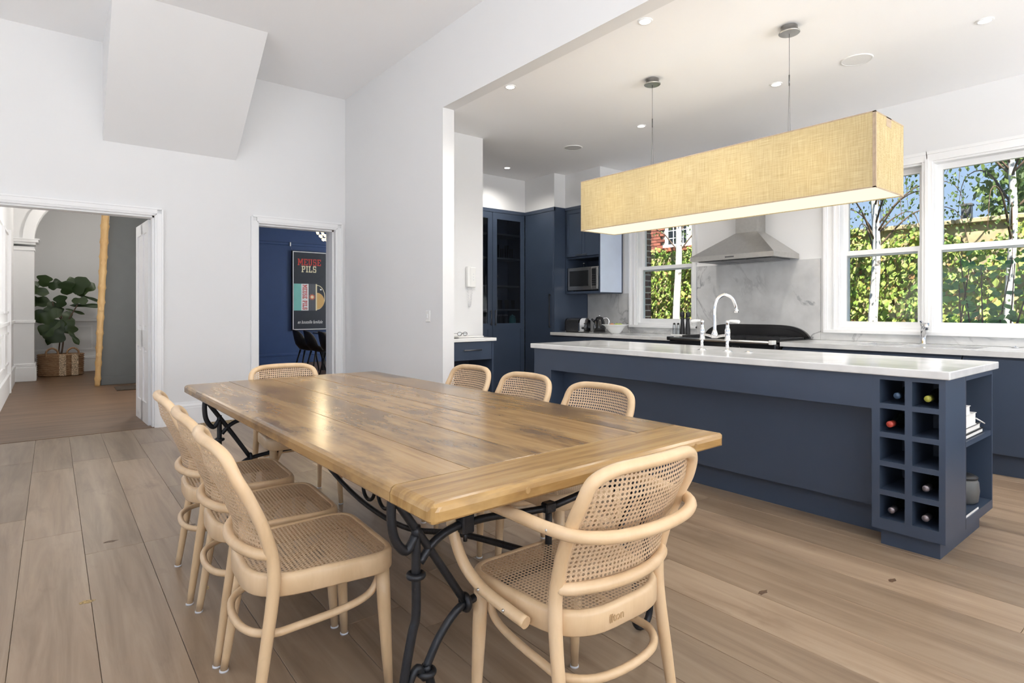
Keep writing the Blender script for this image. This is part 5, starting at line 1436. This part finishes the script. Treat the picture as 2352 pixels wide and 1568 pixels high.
for k in range(4): pbox('stripe', QX0 + 0.385 + k * 0.04, QX0 + 0.391 + k * 0.04, 1.19, 1.80, P_DARK, 0.0005)
pbox('cream_strip', QX0 + 0.53, QX0 + 0.56, 1.19, 1.80, P_CREAM)
def ptext(body, size, x, z, m, rot=0, shear=0, bold=0.0, sx=1.0):
    mb = text_mb(body, size, shear, bold, 0.0008)
    xform(mb, Matrix.Translation((x, yq - 0.003, z)) @ Matrix.Rotation(PI / 2, 4, 'X') @ Matrix.Rotation(rot, 4, 'Z') @ Matrix.Diagonal((sx, 1, 1, 1)))
    part('lettering', mb, m, pr)
def slab_text(body, h, wid, x, z, m, rot=0.0):
    """slab serif capitals cut as flat pieces; h is the cap height, wid the whole width"""
    S, T, E_ = 0.20, 0.15, 0.07
    G = {'I': (0.42, [(0.11, 0.31, 0, 1), (0, 0.42, 0, T), (0, 0.42, 1 - T, 1)]),
         'L': (0.72, [(0.09, 0.09 + S, 0, 1), (0, 0.40, 1 - T, 1), (0, 0.72, 0, T), (0.58, 0.72, T, 0.36)]),
         'E': (0.76, [(0.09, 0.09 + S, 0, 1), (0, 0.76, 0, T), (0, 0.76, 1 - T, 1), (0.62, 0.76, T, 0.32), (0.62, 0.76, 0.68, 1 - T), (0.29, 0.54, 0.43, 0.57)]),
         'U': (0.84, [(0.10, 0.30, 0.14, 1), (0.56, 0.74, 0.14, 1), (0, 0.38, 1 - T, 1), (0.48, 0.84, 1 - T, 1), (0.17, 0.67, 0, 0.15)]),
         'S': (0.72, [(0.05, 0.67, 0.86, 1), (0.03, 0.22, 0.52, 0.88), (0.08, 0.62, 0.43, 0.57), (0.50, 0.69, 0.12, 0.48), (0.05, 0.66, 0, 0.14), (0.55, 0.67, 0.66, 0.88), (0.03, 0.15, 0.12, 0.34)]),
         'P': (0.76, [(0.09, 0.09 + S, 0, 1), (0, 0.40, 0, T), (0, 0.64, 1 - T, 1), (0.54, 0.74, 0.52, 0.94), (0.29, 0.64, 0.40, 0.54)]),
         'M': (1.06, [(0.09, 0.25, 0, 1), (0.81, 0.97, 0, 1), (0, 0.34, 0, T), (0.72, 1.06, 0, T), (0, 0.25, 1 - T, 1), (0.81, 1.06, 1 - T, 1)]),
         ' ': (0.40, [])}
    total = sum(G[c][0] + 0.12 for c in body) - 0.12
    mb = MB(); cx_ = 0.0; e = 0
    for c in body:
        w, boxes = G[c]
        for (x0, x1, z0, z1) in boxes:
            e += 1
            mb.box((cx_ + x0) / total * wid - wid / 2, (cx_ + x1) / total * wid - wid / 2, -0.002 - 0.00005 * e, 0, (z0 - 0.5) * h, (z1 - 0.5) * h)
        if c == 'M':
            for q in (((0.09, 1), (0.31, 1), (0.63, 0.25), (0.43, 0.25)), ((0.97, 1), (0.75, 1), (0.43, 0.25), (0.63, 0.25))):
                e += 1
                mb.prism([((cx_ + p[0]) / total * wid - wid / 2, (p[1] - 0.5) * h) for p in q], -0.002 - 0.00005 * e, 0, 'y')
        cx_ += w + 0.12
    xform(mb, Matrix.Translation((x, yq - 0.001, z)) @ Matrix.Rotation(rot, 4, 'Y'))
    part('lettering', mb, m, pr)
slab_text('MEUSE', 0.150, 0.53, QX0 + 0.385, 2.295, P_RED)
slab_text('PILS', 0.145, 0.34, QX0 + 0.375, 2.135, P_CREAM)
slab_text('MEUSE PILS', 0.10, 0.57, QX0 + 0.283, 1.495, P_RED, PI / 2)
ptext('en bouteille familiale', 0.11, QX0 + 0.40, 0.925, P_WHITE, shear=0.35, sx=0.63)
st = []
for k in range(24):
    a = 2 * PI * k / 24; r = 0.085 if k % 2 == 0 else 0.04
    st.append((QX0 + 0.447 + r * math.cos(a), 1.50 + r * math.sin(a)))
part('star', MB().prism(st, yq - 0.003, yq - 0.0012, 'y'), P_ORANGE, pr)
part('star_centre', MB().prism([(QX0 + 0.447 + (p[0] - QX0 - 0.447) * 0.55, 1.5 + (p[1] - 1.5) * 0.55) for p in st], yq - 0.0045, yq - 0.003, 'y'), P_CREAM, pr)
half_ = [(QX0 + 0.56 + 0.19 * math.sin(PI * k / 20), 1.495 - 0.285 * math.cos(PI * k / 20)) for k in range(21)]
part('glass_outline', MB().prism(half_, yq - 0.001, yq, 'y'), P_CREAM, pr)
part('glass_dark', MB().prism([(QX0 + 0.56 + (p[0] - QX0 - 0.56) * 0.93, 1.495 + (p[1] - 1.495) * 0.95) for p in half_], yq - 0.002, yq - 0.001, 'y'), P_DARK, pr)
part('glass_beer', MB().prism([(QX0 + 0.56 + 0.17 * math.sin(PI * k / 20), 1.41 - 0.19 * math.cos(PI * k / 20)) for k in range(21)], yq - 0.003, yq - 0.002, 'y'), P_AMBER, pr)
pbox('highlight', QX0 + 0.63, QX0 + 0.67, 1.66, 1.69, P_WHITE, 0.003)
t = thing('picture_hook', 'small white picture hook on the dark picture rail', 'hook', (4.20, YB - 0.03, 2.66))
part('hook', MB().bbox(4.19, 4.22, YB - 0.05, YB - 0.03, 2.64, 2.73, 0.006, 1), P_WHITE, t)
part('hanger_wire', MB().cyl((4.205, YB - 0.045, 2.64), (4.25, YB - 0.04, QZ1), 0.0015, n=6), STEEL, t)
# shell chairs round a table
def shell_chair(x_, y_, rz, label):
    t = thing('shell_chair', label, 'chair', (x_, y_, 0), rz, 'dark shell chairs in the blue room')
    mb = MB(); rings = []
    prof = [(0.0, 0.10, 0.43), (0.05, 0.20, 0.435), (-0.02, 0.24, 0.46), (-0.14, 0.245, 0.50), (-0.21, 0.24, 0.58), (-0.235, 0.225, 0.66), (-0.25, 0.19, 0.74), (-0.26, 0.13, 0.80), (-0.265, 0.04, 0.83)]
    v = []; f = []
    rows_ = [(0.22, 0.20, 0.45, 0.0), (0.10, 0.22, 0.44, 0.02), (-0.05, 0.235, 0.445, 0.04), (-0.16, 0.235, 0.475, 0.08), (-0.22, 0.23, 0.56, 0.10), (-0.245, 0.215, 0.65, 0.10), (-0.262, 0.18, 0.74, 0.08), (-0.272, 0.12, 0.80, 0.05), (-0.278, 0.03, 0.83, 0.0)]
    for (y, w, z, cup) in rows_:
        for j in range(9):
            u = (j - 4) / 4
            v.append((u * w, y + cup * abs(u) ** 2 * (1.0 if z > 0.47 else 0.0), z + (cup * abs(u) ** 2 * 0.8 if z <= 0.5 else 0)))
    for i in range(len(rows_) - 1):
        for j in range(8): f.append((i * 9 + j, i * 9 + j + 1, (i + 1) * 9 + j + 1, (i + 1) * 9 + j))
    mb.add(v, f, True)
    s = part('shell', mb, CHARCOAL, t, world=False)
    md = s.modifiers.new('thickness', 'SOLIDIFY'); md.thickness = 0.02
    for sx in (-1, 1):
        for sy in (-1, 1):
            part('leg', MB().tube([(sx * 0.13, sy * 0.13, 0.44), (sx * 0.21, sy * 0.22, 0.0)], [0.016, 0.010], 10), CHARCOAL, t, world=False)
    t.scale = (1.04, 1.10, 1.0)
    return t
shell_chair(3.88, 11.10, math.radians(-92), 'dark shell chair in the blue room, leftmost of three')
shell_chair(3.92, 10.62, math.radians(-92), 'dark shell chair in the blue room, middle of three')
shell_chair(3.97, 10.02, math.radians(-92), 'dark shell chair in the blue room, rightmost beside the door jamb')
t = thing('blue_room_table', 'dark dining table edge behind the shell chairs in the blue room', 'table', (4.6, 10.4, 0))
part('top', MB().bbox(4.10, 5.1, 9.3, 11.6, 0.72, 0.755, 0.006, 2), DKSTEEL, t)
for (a, b) in ((4.25, 9.5), (4.95, 9.5), (4.25, 11.4), (4.95, 11.4)):
    part('leg', MB().bbox(a - 0.03, a + 0.03, b - 0.03, b + 0.03, 0, 0.72, 0.004, 1), BLACKM, t)
# glowing beaded chandelier
c = (3.53, 9.35, 2.335)
t = thing('beaded_chandelier', 'glowing warm beaded chandelier behind the narrow door head', 'chandelier', c)
for r_ in range(7):
    z = c[2] + 0.02 + r_ * 0.055
    R = 0.05 + 0.185 * math.sin(min(1, r_ / 6) * PI / 2)
    n = max(6, int(R * 60))
    mb = MB()
    for k in range(n):
        a = 2 * PI * k / n
        mb.ball((c[0] + R * math.cos(a), c[1] + R * math.sin(a), z), 0.024, 8, 6)
    part('bead_ring', mb, CRYSTAL, t, label='ring of glowing glass beads')
part('rod', MB().cyl((c[0], c[1], c[2] + 0.3), (c[0], c[1], 3.5), 0.008), STEEL, t)
lp = bpy.data.lights.new('bulb', 'POINT'); lp.energy = 25; lp.color = (1.0, 0.8, 0.5); lp.shadow_soft_size = 0.15
o = link('bulb', lp, t); o.location = (0, 0, -0.1)

# ------------------------------------------------------------------ garden beyond the windows
struct('ground', MB().box(XWO, 24, -14, 26, -0.35, -0.15), SOIL)
struct('wall_outside_skin', MB().box(XWO, XWO + 0.02, -4, 3.5, -0.3, 0.9), MORTAR)
# brick reveal of the small window
rv = setting('wall_brick_reveal', (XWO, 5.0, 0))
part('mortar_core', MB().box(XW + 0.155, XWO + 0.004, 4.947, 4.99, 1.03, 2.5), MORTAR, rv)
bm_ = MB().bbox(-0.058, 0.058, -0.02, 0.02, -0.033, 0.033, 0.004, 1).mesh('brick'); bm_.materials.append(BRICKB)
bh_ = MB().bbox(-0.03, 0.03, -0.02, 0.02, -0.033, 0.033, 0.004, 1).mesh('brick'); bh_.materials.append(BRICKB)
for k in range(18):
    if k % 2:
        o = link('brick', bm_, rv); o.location = (-0.045, -0.038, 1.07 + k * 0.08)
        o = link('brick', bh_, rv); o.location = (-0.14, -0.038, 1.07 + k * 0.08)
    else:
        o = link('brick', bm_, rv); o.location = (-0.11, -0.038, 1.07 + k * 0.08)
        o = link('brick', bh_, rv); o.location = (-0.015, -0.038, 1.07 + k * 0.08)
GX = 9.7
gw = setting('wall_garden', (GX, 3, 0))
part('core', MB().box(GX, GX + 0.3, -8, 20, -0.3, 2.36), STONEW, gw)
cm = MB().bbox(-0.22, 0.22, -0.228, 0.228, 0, 0.07, 0.012, 1).mesh('coping_stone'); cm.materials.append(STONEW)
cr = MB().bbox(-0.22, 0.22, -0.228, 0.228, 0, 0.09, 0.012, 1).mesh('coping_stone'); cr.materials.append(ROOFT)
for k in range(58):
    yy = -7.7 + k * 0.47
    o = link('coping_stone', cr if yy > 4.6 else cm, gw); o.location = (0.15, yy - 3, 2.362)
# climbing vine
def leaf_geo(size, aspect=0.75):
    pts = [(0, 0), (0.28 * aspect, 0.22), (0.5 * aspect, 0.5), (0.3 * aspect, 0.8), (0, 1.05), (-0.3 * aspect, 0.8), (-0.5 * aspect, 0.5), (-0.28 * aspect, 0.22)]
    v = [(a * size, (b - 0.1) * size, 0.06 * size * (1 if i in (2, 6) else 0)) for i, (a, b) in enumerate(pts)]
    f = [(0, 1, 2, 4), (2, 3, 4), (0, 4, 6, 7), (4, 5, 6)]
    return v, f
def scatter(n, place, size, rnd, aspect=0.75):
    v = []; f = []
    for _ in range(n):
        p, nrm, dn = place(rnd)
        s = rnd.uniform(*size)
        lv, lf = leaf_geo(s, aspect)
        q = Vector(nrm).normalized()
        y = Vector(dn) - q * Vector(dn).dot(q)
        y = y.normalized() if y.length > 1e-4 else q.orthogonal()
        x = y.cross(q)
        o = len(v)
        v.extend([tuple(Vector(p) + x * a + y * b + q * c_) for (a, b, c_) in lv])
        f.extend([tuple(i + o for i in ff) for ff in lf])
    me = bpy.data.meshes.new('leaves'); me.from_pydata(v, [], f); me.update()
    return me
rv_ = random.Random(5)
ivy = thing('climbing_vine', 'dense yellow green climbing vine covering the garden wall', 'vine', (GX - 0.05, 4, -0.15))
def ivy_place(r):
    y = r.uniform(-1.5, 16.5)
    top = 2.32 + 0.14 * math.sin(y * 2.1) + 0.10 * math.sin(y * 5.3)
    z = -0.1 + (top + 0.1) * r.random() ** 0.85
    clump = 0.10 * (1 + math.sin(y * 3.1 + 2 * math.sin(z * 2.7)) * math.sin(z * 4.3 + y))
    x = GX - 0.03 - r.uniform(0.0, 0.16) - clump
    return (x - (GX - 0.05), y - 4, z + 0.15), (-1, r.uniform(-0.8, 0.8), r.uniform(-0.2, 1.1)), (r.uniform(-0.2, 0.2), r.uniform(-0.7, 0.7), -1)
me = scatter(34000, ivy_place, (0.042, 0.09), rv_); me.materials.append(IVYLEAF)
o = link('foliage', me, ivy); o['kind'] = 'stuff'
lm = []
for q in range(4):
    lv, lf = leaf_geo(0.085 + 0.010 * q, 0.8); m_ = bpy.data.meshes.new('leaf'); m_.from_pydata(lv, [], lf); m_.update(); m_.materials.append(IVYLEAF); lm.append(m_)
for k in range(290):
    u = rv_.random()
    y = rv_.uniform(1.2, 4.3) if u < 0.72 else rv_.uniform(6.5, 8.6)
    z = rv_.uniform(0.7, 2.25)
    o = link('leaf', lm[k % 4], ivy)
    clump = 0.10 * (1 + math.sin(y * 3.1 + 2 * math.sin(z * 2.7)) * math.sin(z * 4.3 + y))
    o.location = (-0.22 - clump - rv_.uniform(0, 0.04), y - 4, z + 0.15)
    q = Vector((-1, rv_.uniform(-0.6, 0.6), rv_.uniform(0, 0.9))).normalized(); dn = Vector((0, rv_.uniform(-0.5, 0.5), -1)); yv = (dn - q * dn.dot(q)).normalized(); xv = yv.cross(q)
    o.rotation_euler = Matrix((xv, yv, q)).transposed().to_euler()
st_ = MB()
for k in range(16):
    y = -1 + k * 1.05
    st_.tube(catmull([(GX - 0.02, y, -0.15), (GX - 0.05, y + 0.15, 0.6), (GX - 0.04, y - 0.05, 1.3), (GX - 0.05, y + 0.2, 2.2)], 4), 0.012, 6)
part('stems', st_, TWIG, ivy, kind='stuff')
# birches
def birch(x, y, h, r, lean, label, nl, seed, crown=(1.5, 4.2), spread=1.0):
    rd = random.Random(seed)
    t = thing('birch_tree', label, 'tree', (x, y, -0.15), group='white trunked birches in the garden')
    tr = [(0, 0, 0), (lean * 0.2, 0.03, h * 0.25), (lean * 0.45, -0.02, h * 0.5), (lean * 0.75, 0.03, h * 0.75), (lean, 0, h)]
    part('trunk', MB().tube(catmull([(a, lean_y * 1.0 + b, c_) for (a, b, c_) in tr for lean_y in (0,)], 5), lerp_list([r * 1.2, r, r * 0.85, r * 0.6, r * 0.2], 5), 12), BARK, t, world=False)
    br_ = MB(); tips = []
    for k in range(26):
        z0 = rd.uniform(crown[0], h * 0.95)
        a = rd.uniform(0, 2 * PI); L_ = rd.uniform(0.5, 1.3) * spread * (1.15 - z0 / h * 0.5)
        p0 = Vector((lean * z0 / h, 0, z0))
        p1 = p0 + Vector((math.cos(a) * L_ * 0.5, math.sin(a) * L_ * 0.5, L_ * 0.55))
        p2 = p0 + Vector((math.cos(a) * L_, math.sin(a) * L_, L_ * 0.55))
        p3 = p2 + Vector((math.cos(a) * 0.15, math.sin(a) * 0.15, -rd.uniform(0.3, 0.8)))
        c_ = catmull([p0, p1, p2, p3], 4)
        br_.tube(c_, lerp_list([0.014, 0.009, 0.005, 0.002], 4), 5)
        tips += c_[4:]
    part('branches', br_, TWIG, t, world=False, kind='stuff')
    def pl(r_):
        p = r_.choice(tips)
        return (p.x + r_.gauss(0, 0.10), p.y + r_.gauss(0, 0.10), p.z + r_.gauss(0, 0.14)), (r_.uniform(-1, 1), r_.uniform(-1, 1), r_.uniform(-0.3, 1)), (r_.uniform(-0.4, 0.4), r_.uniform(-0.4, 0.4), -1)
    me = scatter(nl, pl, (0.03, 0.055), rd); me.materials.append(BIRCHLEAF)
    o = link('foliage', me, t); o['kind'] = 'stuff'
birch(8.6, 3.02, 4.3, 0.058, 0.0, 'birch with a thick white trunk behind the left pane of the large windows', 1300, 21, (2.0, 4.2), 0.85)
birch(8.8, 1.65, 5.0, 0.045, -0.05, 'slender birch at the right edge of the right hand window', 1500, 22, (2.1, 4.6), 0.95)
birch(8.6, 6.14, 4.8, 0.062, 0.05, 'birch with white trunk behind the small window', 1200, 23, (2.3, 4.5), 0.8)
# shrub with dark stems below the right window
t = thing('rose_shrub', 'leafy shrub with thin dark stems below the right window', 'shrub', (7.35, 1.62, -0.15))
rs = random.Random(9); tips = []
for k, (y0, dy, h) in enumerate([(1.90, 0.10, 1.82), (1.86, -0.10, 1.80), (1.64, 0.12, 1.92), (1.60, 0.0, 1.78), (1.56, -0.14, 1.86), (1.50, -0.26, 1.9), (1.42, -0.05, 1.8), (1.76, 0.02, 1.65)]):
    c_ = catmull([(rs.uniform(-0.1, 0.1), y0 - 1.62, 0), (0, y0 + dy * 0.4 - 1.62, h * 0.5), (rs.uniform(-0.1, 0.1), y0 + dy * 1.3 - 1.62, h)], 8)
    part('stem', MB().tube(c_, lerp_list([0.011, 0.009, 0.004], 8), 6), TWIG, t, world=False)
    tips += c_[7:]
sl = []
for q in range(3):
    lv, lf = leaf_geo(0.07 + 0.012 * q, 0.8); m_ = bpy.data.meshes.new('leaf'); m_.from_pydata(lv, [], lf); m_.update(); m_.materials.append(SHRUBLEAF); sl.append(m_)
for k in range(190):
    p = rs.choice(tips)
    o = link('leaf', sl[k % 3], t)
    a = rs.uniform(0, 2 * PI)
    o.location = (p[0] + 0.06 * math.cos(a), p[1] + 0.06 * math.sin(a), p[2] + rs.uniform(-0.02, 0.02))
    q = Vector((-0.8, rs.uniform(-0.6, 0.6), rs.uniform(0.2, 1.0))).normalized(); dn = Vector((0, math.sin(a), 0.6 * math.cos(a))); yv = (dn - q * dn.dot(q)).normalized(); xv = yv.cross(q)
    o.rotation_euler = Matrix((xv, yv, q)).transposed().to_euler()
# tall tree far right and the neighbour's red brick house
def far_tree(x, y, h, R, label, n, seed):
    rd = random.Random(seed)
    t = thing('leafy_tree', label, 'tree', (x, y, -0.15), group='trees beyond the garden wall')
    part('trunk', MB().tube([(0, 0, 0), (0.1, 0, h * 0.5), (0, 0.1, h * 0.85)], [0.16, 0.12, 0.05], 8), TWIG, t, world=False)
    def pl(r_):
        while True:
            a, b, c_ = r_.uniform(-1, 1), r_.uniform(-1, 1), r_.uniform(-1, 1)
            if a * a + b * b + c_ * c_ < 1: break
        return (a * R, b * R, h * 0.68 + c_ * h * 0.35), (r_.uniform(-1, 1), r_.uniform(-1, 1), r_.uniform(-0.2, 1)), (r_.uniform(-0.4, 0.4), r_.uniform(-0.4, 0.4), -1)
    me = scatter(n, pl, (0.10, 0.18), rd); me.materials.append(BIRCHLEAF)
    o = link('foliage', me, t); o['kind'] = 'stuff'
far_tree(13.6, 1.75, 5.4, 1.3, 'dark leafy tree beyond the wall behind the slender birch', 3000, 31)
t = thing('chimney_pot', 'small dark chimney pot rising above the garden wall', 'chimney', (14.5, 3.42, -0.15))
part('shaft', MB().bbox(14.42, 14.58, 3.34, 3.50, -0.15, 3.30, 0.01, 1), GREYPOT, t)
part('cap', MB().bbox(14.40, 14.60, 3.32, 3.52, 3.30, 3.35, 0.01, 1), GREYPOT, t)
HXb = 13.0
hs = thing('brick_house', 'red brick neighbouring house with white framed window behind the small window', 'house', (HXb, 10.0, -0.15))
part('wall_core', MB().box(HXb + 0.01, HXb + 3, 8.85, 14, -0.15, 6), MORTAR, hs)
bk = MB().bbox(-0.05, 0.05, -0.113, 0.113, -0.035, 0.035, 0.004, 1).mesh('brick'); bk.materials.append(BRICKR)
nb = 0
WB = (8.95, 9.55, 2.95, 4.6)
for r_ in range(26):
    for c_ in range(9):
        y = 8.97 + c_ * 0.236 + (0.118 if r_ % 2 else 0); z = 2.35 + r_ * 0.081
        if WB[0] - 0.14 < y < WB[1] + 0.14 and WB[2] - 0.08 < z < WB[3] + 0.05: continue
        o = link('brick', bk, hs); o.location = (0.0, y - 10.0, z + 0.15); nb += 1
mb = MB().box(HXb - 0.07, HXb + 0.02, WB[0] - 0.07, WB[0], WB[2], WB[3]).box(HXb - 0.07, HXb + 0.02, WB[1], WB[1] + 0.07, WB[2], WB[3]).box(HXb - 0.10, HXb + 0.02, WB[0] - 0.12, WB[1] + 0.12, WB[2] - 0.10, WB[2]).box(HXb - 0.07, HXb + 0.02, WB[0], WB[1], WB[3] - 0.06, WB[3])
wf = part('window', mb, W_TRIM, hs)
part('pane', MB().box(HXb - 0.02, HXb - 0.01, WB[0], WB[1], WB[2], WB[3]), DKGLASS, wf)
for k in range(3): part('glazing_bar', MB().box(HXb - 0.035, HXb - 0.02, WB[0] + 0.12 + k * 0.15, WB[0] + 0.14 + k * 0.15, WB[2], WB[3]), W_TRIM, wf)
for k in range(6): part('glazing_bar', MB().box(HXb - 0.035, HXb - 0.02, WB[0], WB[1], WB[2] + 0.16 + k * 0.2, WB[2] + 0.18 + k * 0.2), W_TRIM, wf)
